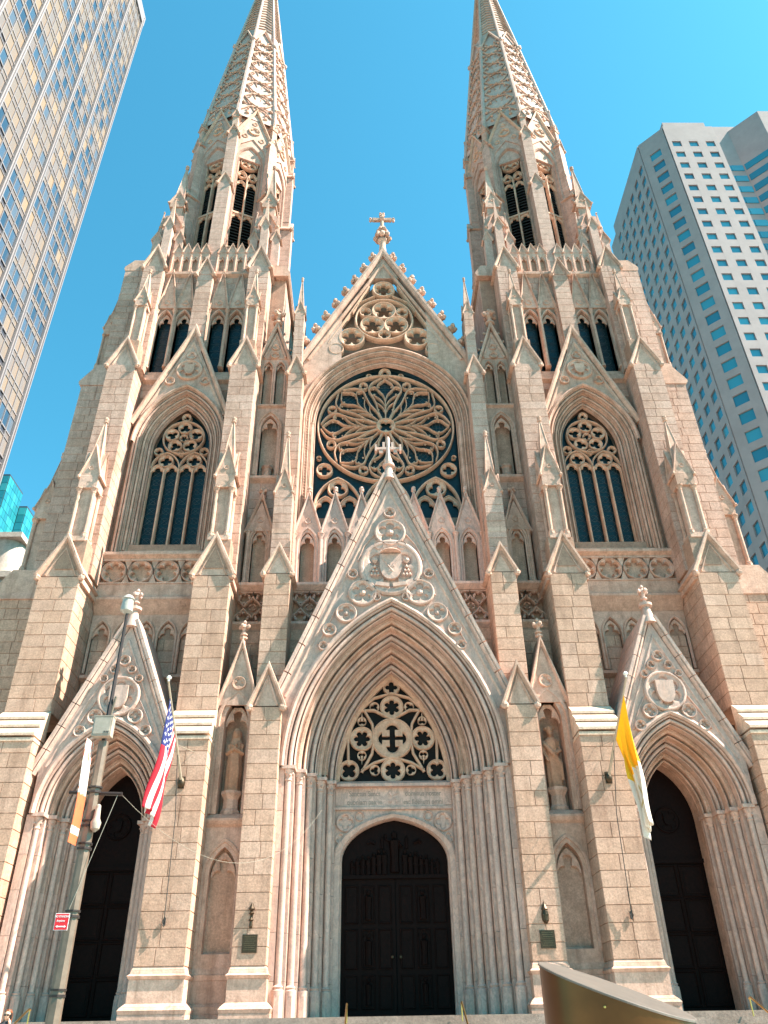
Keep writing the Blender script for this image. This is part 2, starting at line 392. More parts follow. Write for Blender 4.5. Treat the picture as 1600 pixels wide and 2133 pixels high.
# flight of steps
st = empty('steps', CATH)
for i in range(12):
    mb = MB(); mb.box(-18+i*.0, 18, -4.9-i*.34-.34, -3.0 if i == 0 else -4.9-i*.34, -.004 if i == 11 else TH-(i+2)*TH/12, TH-i*TH/12-.02)
    part('step', mb, 'step', st)
mb = MB(); mb.box(-17.5, 17.5, -4.9, 9, 0, TH-.03); part('platform', mb, 'step', st)
# bodies behind the facade
mb = MB()
mb.box(-16.2, -6.4, 1.0, 9.8, 0, 43.2); mb.box(6.4, 16.2, 1.0, 9.8, 0, 43.2)
mb.box(-6.45, 6.45, 1.3, 60, 0, 23.2)
part('body_wall', mb, 'core', CATH)
mb = MB(); mb.prism([(-6.4, 33), (6.4, 33), (0, 42.2)], 1.4, 70); mb.box(-6.4, 6.4, 1.6, 70, 23.2, 33)
part('nave_roof', mb, 'roof', CATH)
mb = MB(); mb.prism([(5.3, 35.6), (6.5, 37.6), (6.5, 34), (5.3, 34)], .9, 6); half(part('side_roof', mb, 'roof', CATH))

def pier_base(mb, x0, x1, yf, yb):
    """plinth with its two moulded courses"""
    for e, z0, z1, e2 in ((.26, 0, 2.14, .26), (.25, 2.145, 2.26, .29), (.29, 2.265, 2.36, .22), (.21, 2.365, 2.46, .10), (.085, 2.465, 3.14, .085), (.10, 3.145, 3.24, .16), (.16, 3.245, 3.31, .08), (.075, 3.315, 3.42, .05), (.05, 3.425, 3.52, .002)):
        r0 = [(x0-e, yf-e, z0), (x1+e, yf-e, z0), (x1+e, yb, z0), (x0-e, yb, z0)]
        r1 = [(x0-e2, yf-e2, z1), (x1+e2, yf-e2, z1), (x1+e2, yb, z1), (x0-e2, yb, z1)]
        mb.add(r0+r1, [(0, 3, 2, 1), (4, 5, 6, 7), (0, 1, 5, 4), (1, 2, 6, 5), (2, 3, 7, 6), (3, 0, 4, 7)])
def weathering(mb, x0, x1, yf, yb, z0, z1, n=3):
    """stepped sloping offset of a buttress, each slab with a drip"""
    for i in range(n):
        a, b = i/n, (i+1)/n
        ya, yb2, za, zb = yf+(yb-yf)*a, yf+(yb-yf)*b, z0+(z1-z0)*a, z0+(z1-z0)*b
        mb.prism([(ya-.09, za), (ya-.09, za+.10), (yb2-.0, zb), (yb+.05, zb), (yb+.05, za)], x0-.03-.004*i, x1+.03+.004*i, 'x')
    mb.box(x0-.05, x1+.05, yf-.06, yb, z0-.22, z0-.09)
def kit(B):
    lst = []
    def new(name, mat): m = MB(); lst.append((name, m, mat)); return m
    def done():
        for n_, m, mt in lst: part(n_, m, mt, B)
    return new, done
# --- tower buttresses (outer and inner), each in four stages
def tower_buttress(sh):
    B = half(empty('tower_buttress', CATH))
    o = 6.9*sh                                          # 0 = inner, 1 = outer
    x0, x1 = 7.28+o-.1*sh, 8.95+o+.1*sh
    new, done = kit(B); core = MB()
    pier_base(new('plinth', 'trim'), x0, x1, -3.4, 0)
    stage(core, x0, x1, -3.4, .2, 3.52, 11.3)
    weathering(new('weathering', 'wthr'), x0, x1, -3.42, -2.4, 11.42, 12.72)
    stage(core, x0+.03, x1-.03, -2.4, .2, 12.72, 19.0)
    gablet(new('gablet', 'trim'), x0+.03, x1-.03, -2.4, .0, 19.05, 20.85, .15, .13)
    # pinnacle on the shoulder, then the next stage behind it
    cx = 8.05+o-.22*sh
    core.box(cx-.6, cx+.6, -2.42, -1.5, 19.4, 20.95)
    pinnacle(new('pinnacle', 'trim'), cx, -1.98, .45, 21.15, 23.95, 26.35, 28.75)
    xa, xb = 7.28+o-.15*sh, 8.68+o-.05*sh
    stage(core, xa, xb, -1.5, .3, 19.6, 33.0)
    gablet(new('gablet', 'trim'), xa, xb, -1.5, .1, 33.0, 34.8, .13, .1)
    cx2 = 7.94+o-.25*sh
    core.box(cx2-.45, cx2+.45, -1.45, -.5, 33.2, 35.0)
    pinnacle(new('pinnacle', 'trim'), cx2, -.95, .36, 35.1, 38.1, 39.6, 41.75)
    xc, xd = 7.30+o-.2*sh, 8.52+o-.2*sh
    stage(core, xc, xd, -.5, .9, 33.6, 42.6)
    gablet(new('gablet', 'trim'), xc, xd, -.5, 1.2, 42.55, 44.25, .12, .1)
    part('core', core, 'core', B); done()
    # string round the flank at the gablet
    for s_, x in ((-1, x0), (1, x1)):
        mb = MB(); mb.box(x-.02 if s_ > 0 else x-.12, x+.12 if s_ > 0 else x+.02, -2.35, 0, 18.72, 18.95)
        part('string_course', mb, 'trim', B)
tower_buttress(0); tower_buttress(1)
# --- slender buttresses that frame the middle bay
def nave_buttress():
    B = half(empty('nave_buttress', CATH)); new, done = kit(B); core = MB()
    pier_base(new('plinth', 'trim'), 4.58, 5.74, -3.05, -.3)
    stage(core, 4.58, 5.74, -3.05, .2, 3.52, 12.6)
    gablet(new('gablet', 'trim'), 4.58, 5.74, -3.05, -.3, 12.65, 14.1, .13, .12)
    stage(core, 4.62, 5.75, -2.2, .2, 12.6, 19.2)
    gablet(new('gablet', 'trim'), 4.62, 5.75, -2.2, -.2, 19.25, 20.5, .12, .1)
    stage(core, 4.80, 5.66, -1.6, .2, 19.5, 24.3, .5)
    pinnacle(new('pinnacle', 'trim'), 5.25, -1.2, .40, 22.0, 23.7, 25.5, 28.4, col=False)
    stage(core, 4.72, 5.50, -.9, .6, 20, 32.9, .55)
    gablet(new('gablet', 'trim'), 4.72, 5.50, -.9, .6, 32.95, 34.05, .1, .08)
    stage(core, 4.86, 5.38, -.62, .5, 33.6, 38.1, .6)
    pinnacle(new('pinnacle', 'trim'), 5.12, -.33, .29, 36.5, 37.8, 39.05, 41.7, col=False)
    part('core', core, 'core', B); done()
nave_buttress()
# --- flank buttresses at the outer corner of each tower
def flank_buttress():
    B = half(empty('flank_buttress', CATH)); new, done = kit(B); core = MB()
    stage(core, 15.2, 19.3, .2, 3.2, 2, 19.3, .58, lf=False)
    new('offset', 'trim').prism([(15.2, 19.5), (19.5, 19.5), (19.5, 19.3), (19.42, 19.2), (15.2, 19.2)], 0.1, 3.25)
    new('offset', 'trim').prism([(15.2, 19.5), (19.4, 19.5), (18.5, 20.8), (15.2, 20.8)], .12, 3.2)
    stage(core, 15.2, 17.55, .2, 2.8, 20.8, 33.0, .55, lf=False)
    pinnacle(new('pinnacle', 'trim'), 18.0, 1.2, .5, 21.1, 24.2, 26.4, 28.9)
    new('offset', 'trim').prism([(15.2, 33.0), (17.6, 33.0), (17.75, 33.15), (17.75, 33.3), (16.9, 34.6), (15.2, 34.6)], .12, 2.9)
    stage(core, 15.0, 16.65, .15, 2.6, 34.6, 42.9, .55, lf=False)
    pinnacle(new('pinnacle', 'trim'), 16.95, .9, .33, 35.0, 37.6, 39.6, 41.6)
    new('offset', 'trim').prism([(14.9, 42.9), (16.65, 42.9), (16.75, 43.05), (16.75, 43.25), (16.2, 43.9), (14.9, 43.9)], .1, 9.6)
    new('offset', 'trim').prism([(6.6, 43.0), (6.2, 43.0), (6.1, 43.2), (6.1, 43.35), (6.5, 44.0), (8, 44), (8, 43)], .6, 9.6)
    part('core', core, 'core', B); done()
flank_buttress()
ash('L', 1.0, 4.5, 23, 43, 6.4, .58, bw=1.1); 
# ------------------------------------------------------------------ portals
def order_prof(o1, do, y1, dy):
    """one arch order from its outer face inwards: fillet, hollow, roll, soffit"""
    p = [(o1, y1+.02), (o1, y1), (o1-.17*do, y1), (o1-.19*do, y1+.50*dy), (o1-.33*do, y1+.52*dy)]
    c = (o1-.55*do, y1+.20*dy); r = .21*do
    for k in range(6):
        a = -.15+k*(pi+.3)/5; p.append((c[0]+r*math.cos(a), c[1]-r*math.sin(a)))
    p += [(o1-.77*do, y1+.45*dy), (o1-.79*do, y1+.74*dy), (o1-.92*do, y1+.72*dy), (o1-.93*do, y1+.30*dy), (o1-do, y1+.34*dy), (o1-do, y1+dy)]
    return p
def band_prof(o1, do, y1, dy):
    """a flat archivolt band between two hollows"""
    return [(o1, y1+.02), (o1, y1+.04*dy), (o1-.05*do, y1), (o1-.50*do, y1+.06*dy), (o1-.56*do, y1+.12*dy), (o1-.58*do, y1+.72*dy), (o1-.78*do, y1+.74*dy), (o1-.80*do, y1+.30*dy), (o1-.9*do, y1+.24*dy), (o1-do, y1+.32*dy), (o1-do, y1+dy)]
def portal(name, cx, w, rise, zs, n, do, dy, yo, zb, za, ghw, gz, per, crest):
    P = empty(name, CATH); yi = yo+n*dy; O = n*do
    tr, mar, cope, jamb = MB(), MB(), MB(), MB()
    # arch orders as single stones
    for k in range(n):
        o1 = O-k*do
        voussoirs(P, cx, zs, w, rise, (band_prof if k % 2 else order_prof)(o1, do, yo+k*dy, dy), per-(k//2), 'marble' if k % 2 == 0 else 'trim')
        if k % 2:                                        # dog-tooth beads on the flat bands
            bd = MB(); nb_ = int(28*(w+o1))
            for q in range(nb_):
                for sg in (-1, 1): x_, z_ = arch_pt(w, rise, o1-.27*do, sg*(q+.5)/nb_); bd.blob(cx+x_, yo+k*dy+.02*dy, zs+z_, .035, q, 5)
            part('dog_tooth', bd, 'trim', P, kind='stuff')
    arch_sweep(mar, cx, zs, w, rise, [(O+.02, yo), (O+.02, yo-.10), (O+.10, yo-.16), (O+.20, yo-.12), (O+.20, yo)], 28)
    arch_sweep(jamb, cx, zs, w, rise, [(O+.1, yo+.15)] + [q for k in range(n) for q in ((O-k*do+.05, yo+k*dy+.3*dy+.12), (O-k*do+.05, yo+(k+1)*dy+.3*dy+.12))], 20)   # backing behind the joints
    # gable field over the arch
    sl = (za-gz)/ghw; xk = w+O+.02
    R = [arch_pt(w, rise, O+.05, t/12) for t in range(12, -1, -1)]
    for sg in (1, -1):
        poly = [(cx+sg*a, zs+b) for a, b in R] + [(cx, za-.05), (cx+sg*ghw, gz), (cx+sg*ghw, zs)]
        mar.prism(poly if sg > 0 else poly[::-1], yo, yo+.35)
    pf = [(-.02, .1), (-.02, yo-.02), (.02, yo-.10), (.07, yo-.16), (.12, yo-.10), (.16, yo-.17), (.28, yo-.18), (.31, yo-.08), (.31, .1)]
    ns = 9 if ghw > 3 else 7
    for sg in (-1, 1):                                   # raking coping laid stone by stone
        for i in range(ns):
            t0, t1 = i/ns+.0022, (i+1)/ns-.0022
            q = [(cx+sg*(ghw+.12)*(1-t), gz-.25+(za+.35-gz)*t) for t in (t0, t1)]
            cs = MB(); cs.sweep(q if sg < 0 else q[::-1], pf); part('coping_stone', cs, 'marble', P)
    gable_cope(cope, cx, ghw-.30, gz+.05, za-.95, yo+.005, yo+.05, .10, .06)
    part('arch_hood', mar, 'marble', P); part('inner_coping', cope, 'marble', P); part('arch_backing', jamb, 'core', P)
    # slab roof behind the gable: lapped courses
    rf = MB(); m = 8
    for sg in (1, -1):
        for i in range(m):
            a, b = i/m, (i+1)/m
            p0 = (cx+sg*(ghw+.22)*(1-a), gz-.3+(za+.25-gz)*a); p1 = (cx+sg*(ghw+.22)*(1-b), gz-.3+(za+.25-gz)*b)
            e = .07
            poly = [p0, (p0[0]+sg*e, p0[1]+e*.4), (p1[0]+sg*e*.2, p1[1]+e*.1), p1]
            rf.prism(poly if sg < 0 else poly[::-1], yo+.35, .05)
    part('roof_slabs', rf, 'slab', P)
    # splayed jambs with shafts
    for sg in (1, -1):
        jm = MB(); poly = [(cx+sg*(w+O+.3), yo+.02)]
        for k in range(n):
            x1 = w+O-k*do; poly += [(cx+sg*(x1-.02), yo+k*dy+.02), (cx+sg*(x1-.02), yo+k*dy+.62*dy), (cx+sg*(x1-do), yo+k*dy+.62*dy)] if k else [(cx+sg*(x1-.02), yo+.02), (cx+sg*(x1-.02), yo+.62*dy), (cx+sg*(x1-do), yo+.62*dy)]
            poly += [(cx+sg*(x1-do), yo+(k+1)*dy+.02)]
        poly += [(cx+sg*w, yi+.5), (cx+sg*(w+O+.3), yi+.5)]
        z = zb
        while z < zs-.05:                                # marble courses
            h = random.Random(int(z*50)).uniform(1.0, 1.5); z1 = min(zs-.02, z+h)
            if zs-z1 < .6: z1 = zs-.02
            jm.prism(poly if sg > 0 else poly[::-1], z+.006, z1-.006, 'z'); z = z1
        for k in range(n):
            for (fx, fy, rr) in ((.42, .38, .54),):
                x = cx+sg*(w+O-k*do-fx*do); y = yo+k*dy+fy*dy*.62; r = rr*do*.62
                cm = MB(); z0 = zb+1.0
                cm.lathe(x, y, [(r*1.75, zb), (r*1.75, z0-.34)], 8, pi/8)
                colonnette(cm, x, y, z0-.36, zs-.5 if rr > .2 else zs+.02, r, False, n=12)
                if rr > .2: cm.lathe(x, y, [(r*.98, zs-.55), (r*1.22, zs-.53), (r*1.22, zs-.49), (r*1.0, zs-.46), (r*1.1, zs-.34), (r*1.55, zs-.2), (r*1.75, zs-.14), (r*1.35, zs-.12)], 12); [cm.blob(x+r*1.35*math.cos(q*1.05), y+r*1.35*math.sin(q*1.05), zs-.24-.1*(q % 2), r*.42, q, 6) for q in range(6)]
                part('jamb_shaft', cm, 'marble', P, True)
        # continuous capital band and abacus
        for k in range(n):
            x1 = w+O-k*do
            a, b = sorted((cx+sg*(x1+.10), cx+sg*(x1-do-.06)))
            jm.box(a, b, yo+k*dy-.08, yo+(k+1)*dy+.1, zs-.10-.004*k, zs+.03-.004*k)
            jm.lathe(cx+sg*(x1-.4*do), yo+k*dy+.22*dy, [(do*.5, zs-.13), (do*.56, zs-.06), (do*.56, zs+.02), (do*.5, zs+.035)], 8, pi/8)
        part('jamb', jm, 'marble', P)
    # crest of the gable
    f = MB()
    f.lathe(cx, yo+.05, [(.34, za-.15), (.22, za+.35), (.16, za+.62), (.30, za+.68), (.30, za+.80), (.17, za+.86)], 10)
    if crest == 'finial': finial(f, cx, yo+.05, za+.8, .95)
    else:
        z = za+.85
        f.lathe(cx, yo+.05, [(.17, z), (.21, z+.22), (.12, z+.5), (.10, z+1.62), (.05, z+1.72)], 8)
        f.box(cx-.64, cx+.64, yo-.04, yo+.14, z+.86, z+1.0)
        for sg in (-1, 1):
            f.box(cx+sg*.62-.05, cx+sg*.62+.05, yo-.10, yo+.20, z+.74, z+1.14); f.box(cx+sg*.36-.09, cx+sg*.36+.09, yo-.02, yo+.12, z+.66, z+.84)
            f.box(cx+sg*.22-.06, cx+sg*.22+.06, yo-.02, yo+.12, z+1.0, z+1.34)
    part('gable_crest', f, 'marble', P, True)
    return P
# middle portal
PC = portal('main_portal', 0, 2.45, 4.9, 10.35, 5, .38, .58, -2.6, TH, 24.35, 4.72, 13.1, 8, 'cross')
orn = MB()
def relief(mb, cx, cz, R, n, y, sh=None):
    ring(mb, cx, cz, R*1.08, R*.22, y-.17, .2, 28); foil(mb, cx, cz, R, n, y-.13, .14)
    if not sh: mb.lathe(cx, y-.02, [(R*.2, cz-R*.22), (R*.3, cz-R*.1), (R*.3, cz+.1*R), (R*.1, cz+R*.25)], 8)
    if sh: shield(mb, cx, cz-.02*R, sh[0], sh[1], y-.02, .2)
y = -2.6
relief(orn, 0, 22.2, .24, 3, y); relief(orn, 0, 21.1, .62, 5, y); relief(orn, 0, 19.25, 1.22, 6, y, (1.0, 1.3))
for sg in (1, -1):
    relief(orn, sg*1.28, 17.95, .55, 5, y); relief(orn, sg*2.0, 16.95, .40, 4, y)
    relief(orn, sg*.52, 20.38, .2, 3, y); relief(orn, sg*2.72, 16.15, .26, 3, y); relief(orn, sg*1.72, 18.9, .2, 3, y); relief(orn, sg*.66, 17.62+.1, .17, 3, y); relief(orn, sg*2.95, 15.4, .18, 3, y)
    orn.sweep([(sg*1.35, 18.7), (sg*1.75, 18.35), (sg*1.95, 17.8)], barp(.07, y-.1, .12)); orn.sweep([(sg*.75, 21.0), (sg*1.2, 20.4), (sg*1.5, 19.6)], barp(.06, y-.08, .1)); orn.sweep([(sg*2.45, 17.2), (sg*2.7, 16.6), (sg*3.2, 15.5)], barp(.06, y-.08, .1))
    # tassels of the hat beside the shield
    orn.lathe(sg*.72, y-.16, [(.12, 19.62), (.14, 19.52), (.05, 19.4)], 8)
    for r_ in range(3):
        for q in range(r_+1): orn.lathe(sg*.72+(q-r_/2)*.15, y-.15, [(.02, 19.34-r_*.2), (.07, 19.22-r_*.2), (.05, 19.18-r_*.2)], 6)
    orn.prism([(sg*.08, 18.36), (sg*.66, 18.44), (sg*.72, 18.28), (sg*.08, 18.18)][::sg], y-.22, y-.02)
    orn.tube([(sg*.36, y-.23, 19.6), (sg*-.1, y-.23, 18.95)], .03, 5)
orn.lathe(0, y-.12, [(.5, 19.93), (.46, 19.98), (.2, 20.02), (.2, 20.15), (.05, 20.2)], 14)
orn.box(-.03, .03, y-.18, y, 19.8, 20.1); orn.box(-.12, .12, y-.17, y, 19.96, 20.0)
for q in (-.12, 0, .12): orn.prism([(q-.05, 19.2), (q+.05, 19.2), (q, 19.4)], y-.25, y-.1)
orn.box(-.17, .17, y-.19, y-.1, 19.08, 19.2)
part('coat_of_arms', orn, 'marble', PC)
# tympanum tracery over the doors
ty = MB(); Y0 = .34
ring(ty, 0, 12.36, .86, .12, Y0, .22); foil(ty, 0, 12.36, .82, 4, Y0+.03, .2, sc_=.9)
for sg in (1, -1):
    ty.box(sg*.12 if sg > 0 else -.45, .45 if sg > 0 else -.12, Y0+.05, Y0+.2, 12.45, 12.72); ty.box(sg*.12 if sg > 0 else -.45, .45 if sg > 0 else -.12, Y0+.05, Y0+.2, 12.0, 12.27)
    ring(ty, sg*1.34, 12.36, .50, .08, Y0+.02, .2, 24); foil(ty, sg*1.34, 12.36, .47, 6, Y0+.05, .18, 0, .88)
    ring(ty, sg*1.90, 10.98, .42, .07, Y0+.02, .2, 20); foil(ty, sg*1.90, 10.98, .39, 4, Y0+.05, .18, pi/4)
    ty.sweep([(sg*1.92, 11.2), (sg*1.95, 12.2), (sg*1.70, 13.3), (sg*1.30, 13.75)], barp(.12, Y0+.01, .2))
    ty.sweep([(sg*1.30, 13.75), (sg*.88, 13.0), (sg*.80, 12.3), (sg*.9, 11.7), (sg*1.35, 10.9)], barp(.12, Y0+.01, .2))
    for dz in (.78, -.76):
        ty.prism([(sg*1.34-.05, 12.36+dz), (sg*1.34+.05, 12.36+dz), (sg*1.34, 12.36+dz*1.5)], Y0+.06, Y0+.16)
        foil(ty, sg*1.34, 12.36+dz*.98, .2, 3, Y0+.06, .16, pi/2 if dz > 0 else -pi/2, seg=24)
    for zz in (13.78, 10.98): foil(ty, sg*.78, zz, .22, 3, Y0+.06, .16, 0 if sg > 0 else pi, seg=24)
ring(ty, 0, 13.78, .50, .08, Y0+.02, .2, 24); foil(ty, 0, 13.78, .47, 6, Y0+.05, .18, pi/2, .88)
ring(ty, 0, 10.98, .50, .08, Y0+.02, .2, 24); foil(ty, 0, 10.98, .47, 6, Y0+.05, .18, pi/2, .88)
ring(ty, 0, 14.72, .36, .07, Y0+.02, .2, 20); foil(ty, 0, 14.72, .33, 4, Y0+.05, .18)
for z0, z1 in ((13.2, 14.45), (11.55, 10.4)):
    ty.sweep([(-1.35, 13.62 if z0 > 12 else 10.98), (-.8, (z0+z1)/2-.18 if z0 > 12 else 11.3), (0, z0), (.8, (z0+z1)/2-.18 if z0 > 12 else 11.3), (1.35, 13.62 if z0 > 12 else 10.98)], barp(.12, Y0+.01, .2))
ty.sweep([(-1.42, 13.62), (-.8, 14.2), (0, 14.42), (.8, 14.2), (1.42, 13.62)], barp(.12, Y0+.01, .2))
arch_sweep(ty, 0, 10.35, 2.45, 4.9, [(.05, Y0-.1), (-.05, Y0-.1), (-.16, Y0), (-.16, Y0+.22)], 24)
part('tympanum_tracery', ty, 'trace', PC)
mb = MB(); mb.prism(arch_path(0, 10.35, 2.44, 4.88, 0, 20), .62, .66); part('tympanum_glass', mb, 'void', PC)
# lintel with its carved inscription, spandrels and the arch over the doors
li = MB()
li.box(-2.5, 2.5, .30, .7, 9.45, 10.22); li.prism([(.05, 10.22), (.05, 10.34), (.35, 10.5), (.7, 10.5), (.7, 10.22)], -2.52, 2.52, 'x')
li.box(-2.5, 2.5, .22, .7, 9.32, 9.42); li.box(-2.5, 2.5, .26, .7, 9.42, 9.45)
half_walls(li, 0, -2.48, 2.48, TH, 9.32, 7.35, 2.16, 1.62, .34, .9)
arch_sweep(li, 0, 7.35, 2.18, 1.62, [(.34, .34), (.34, .22), (.26, .18), (.05, .24), (.0, .34), (-.03, .5), (-.03, .62)], 20, TH)
for sg in (1, -1):
    ring(li, sg*2.02, 8.83, .36, .05, .25, .1, 20); foil(li, sg*2.02, 8.83, .34, 4, .25, .1); ring(li, sg*1.42, 9.07, .17, .04, .26, .08, 14); foil(li, sg*2.22, 8.2, .2, 3, .26, .08, seg=18)
    li.box(sg*2.3-.14, sg*2.3+.14, .275, .3, 9.5, 10.16)
for k in range(4):                                      # carved eagle-like badge between the words
    a = pi/4+k*pi/2; li.prism([(.05*math.cos(a+.8), 9.83+.05*math.sin(a+.8)), (.25*math.cos(a-.25), 9.83+.30*math.sin(a-.25)), (.25*math.cos(a+.25), 9.83+.30*math.sin(a+.25))], .265, .3)
part('lintel', li, 'marble', PC)
def letters(txt, x, z, size, y, mat, parent, ext=.012, rot=(pi/2, 0, 0), align='CENTER', name='inscription', sx=1):
    cu = bpy.data.curves.new(name, 'FONT'); cu.body = txt; cu.size = size; cu.extrude = ext; cu.align_x = align
    cu.materials.append(M[mat] if isinstance(mat, str) else mat)
    o = bpy.data.objects.new(name, cu); COL.objects.link(o); o.location = (x, y, z); o.rotation_euler = rot; o.scale = (sx, 1, 1)
    if parent: o.parent = parent
    return o
# bronze doors
def figure(mb, x, y, z, h):
    mb.lathe(x, y, [(.13*h, z), (.11*h, z+.3*h), (.13*h, z+.62*h), (.15*h, z+.76*h), (.05*h, z+.83*h), (.08*h, z+.9*h), (.07*h, z+.97*h), (.02*h, z+h)], 8)
D = empty('bronze_door', PC)
for sg in (1, -1):
    lf = MB(); a, b = (.02, 2.14) if sg > 0 else (-2.14, -.02)
    lf.box(a, b, .66, .74, TH, 6.72)
    L = part('door_leaf', lf, 'bronze', D)
    for r_, (z0, z1) in enumerate(((2.25, 3.4), (3.55, 4.95), (5.1, 6.5))):
        for c_ in range(3):
            x0 = a+.12+c_*.66; pm = MB()
            pm.box(x0, x0+.56, .635, .665, z0, z1)
            pm.sweep([(x0+.05, z0+.05), (x0+.51, z0+.05), (x0+.51, z1-.05), (x0+.05, z1-.05)], barp(.06, .60, .05), True)
            if c_ == 1: figure(pm, x0+.28, .62, z0+.15, (z1-z0)*.75); cusp(pm, x0+.28, z1-.32, .2, .26, .6, .05, 10)
            else: pm.box(x0+.16, x0+.4, .61, .64, z1-.4, z1-.22)
            part('door_panel', pm, 'bronze', L)
    k = MB(); k.lathe(sg*.16, .60, [(.02, 3.9), (.06, 3.93), (.06, 4.0), (.02, 4.03)], 8); part('door_knob', k, 'plaque', L)
tm = MB(); tm.prism([(-2.15, 6.75)] + arch_path(0, 7.35, 2.15, 1.6, 0, 16) + [(2.15, 6.75)], .64, .72); tm.box(-2.16, 2.16, .54, .66, 6.72, 6.86)
figure(tm, 0, .6, 6.95, 1.55); tm.tube([(-.12, .55, 8.1), (-.34, .52, 8.2), (-.36, .52, 8.4)], .05, 5); tm.tube([(.12, .55, 8.05), (.34, .52, 7.9)], .05, 5)
q = random.Random(4)
for k in range(7):
    for sg in (1, -1):
        x = sg*(.42+k*.22); figure(tm, x, .6, 6.87, .98-k*.07+q.uniform(-.08, .06)); tm.tube([(x, .55, 7.4-k*.04), (x-sg*.13, .53, 7.3-k*.03+q.uniform(-.05, .1))], .03, 5)
for sg in (1, -1): figure(tm, sg*.5, .6, 7.85, .5); tm.tube([(sg*.8, .6, 8.05), (sg*1.0, .6, 8.15), (sg*1.1, .6, 8.05)], .07, 5)
part('door_tympanum', tm, 'bronze', D, True)
mb = MB(); mb.prism([(-2.2, TH)] + arch_path(0, 7.35, 2.2, 1.65, 0, 12) + [(2.2, TH)], .76, .80); part('door_backing', mb, 'void', D)
# tower portals
PS = half(portal('tower_portal', XT-.05, 1.15, 2.15, 8.65, 4, .31, .52, -2.75, TH, 16.45, 2.62, 10.3, 6, 'finial'))
cx = XT-.05; orn = MB(); y = -2.75
ring(orn, cx, 13.2, .80, .15, y-.17, .2, 28); foil(orn, cx, 13.2, .74, 6, y-.12, .13); shield(orn, cx, 13.15, .74, .95, y-.02, .2)
for sg in (1, -1): relief(orn, cx+sg*.80, 12.35, .26, 4, y); relief(orn, cx+sg*.72, 13.95, .14, 3, y); relief(orn, cx+sg*1.3, 11.75, .2, 3, y); relief(orn, cx+sg*.36, 14.35, .15, 3, y); orn.sweep([(cx+sg*.9, 13.0), (cx+sg*1.25, 12.4), (cx+sg*1.6, 11.6)], barp(.06, y-.08, .1))
relief(orn, cx, 14.75, .2, 3, y); part('shield', orn, 'marble', PS)
d = empty('tower_door', PS); yd = .0
mb = MB(); mb.prism([(cx-1.16, TH)] + arch_path(cx, 8.65, 1.16, 2.16, 0, 14) + [(cx+1.16, TH)], yd, yd+.1); part('door_board', mb, 'bronze', d)
for sg in (1, -1):
    for r_ in range(4):
        mb = MB(); a = cx+.08 if sg > 0 else cx-1.02; z0 = 2.2+r_*1.22
        mb.sweep([(a, z0), (a+.94, z0), (a+.94, z0+1.1), (a, z0+1.1)], barp(.08, yd-.05, .06), True); mb.box(a+.12, a+.82, yd-.02, yd+.01, z0+.12, z0+.98)
        part('door_panel', mb, 'bronze', d)
mb = MB(); mb.box(cx-1.16, cx+1.16, yd-.1, yd, 7.05, 7.2); ring(mb, cx, 8.7, .5, .07, yd-.06, .08, 20); foil(mb, cx, 8.7, .46, 6, yd-.05, .06); shield(mb, cx, 8.7, .3, .4, yd, .1); part('door_tympanum', mb, 'bronze', d)
# flat reveal of the door
mb = MB(); arch_sweep(mb, cx, 8.65, 1.15, 2.15, [(.06, -.68), (-.015, -.68), (-.015, .0)], 20, TH); part('door_reveal', mb, 'trim', PS)
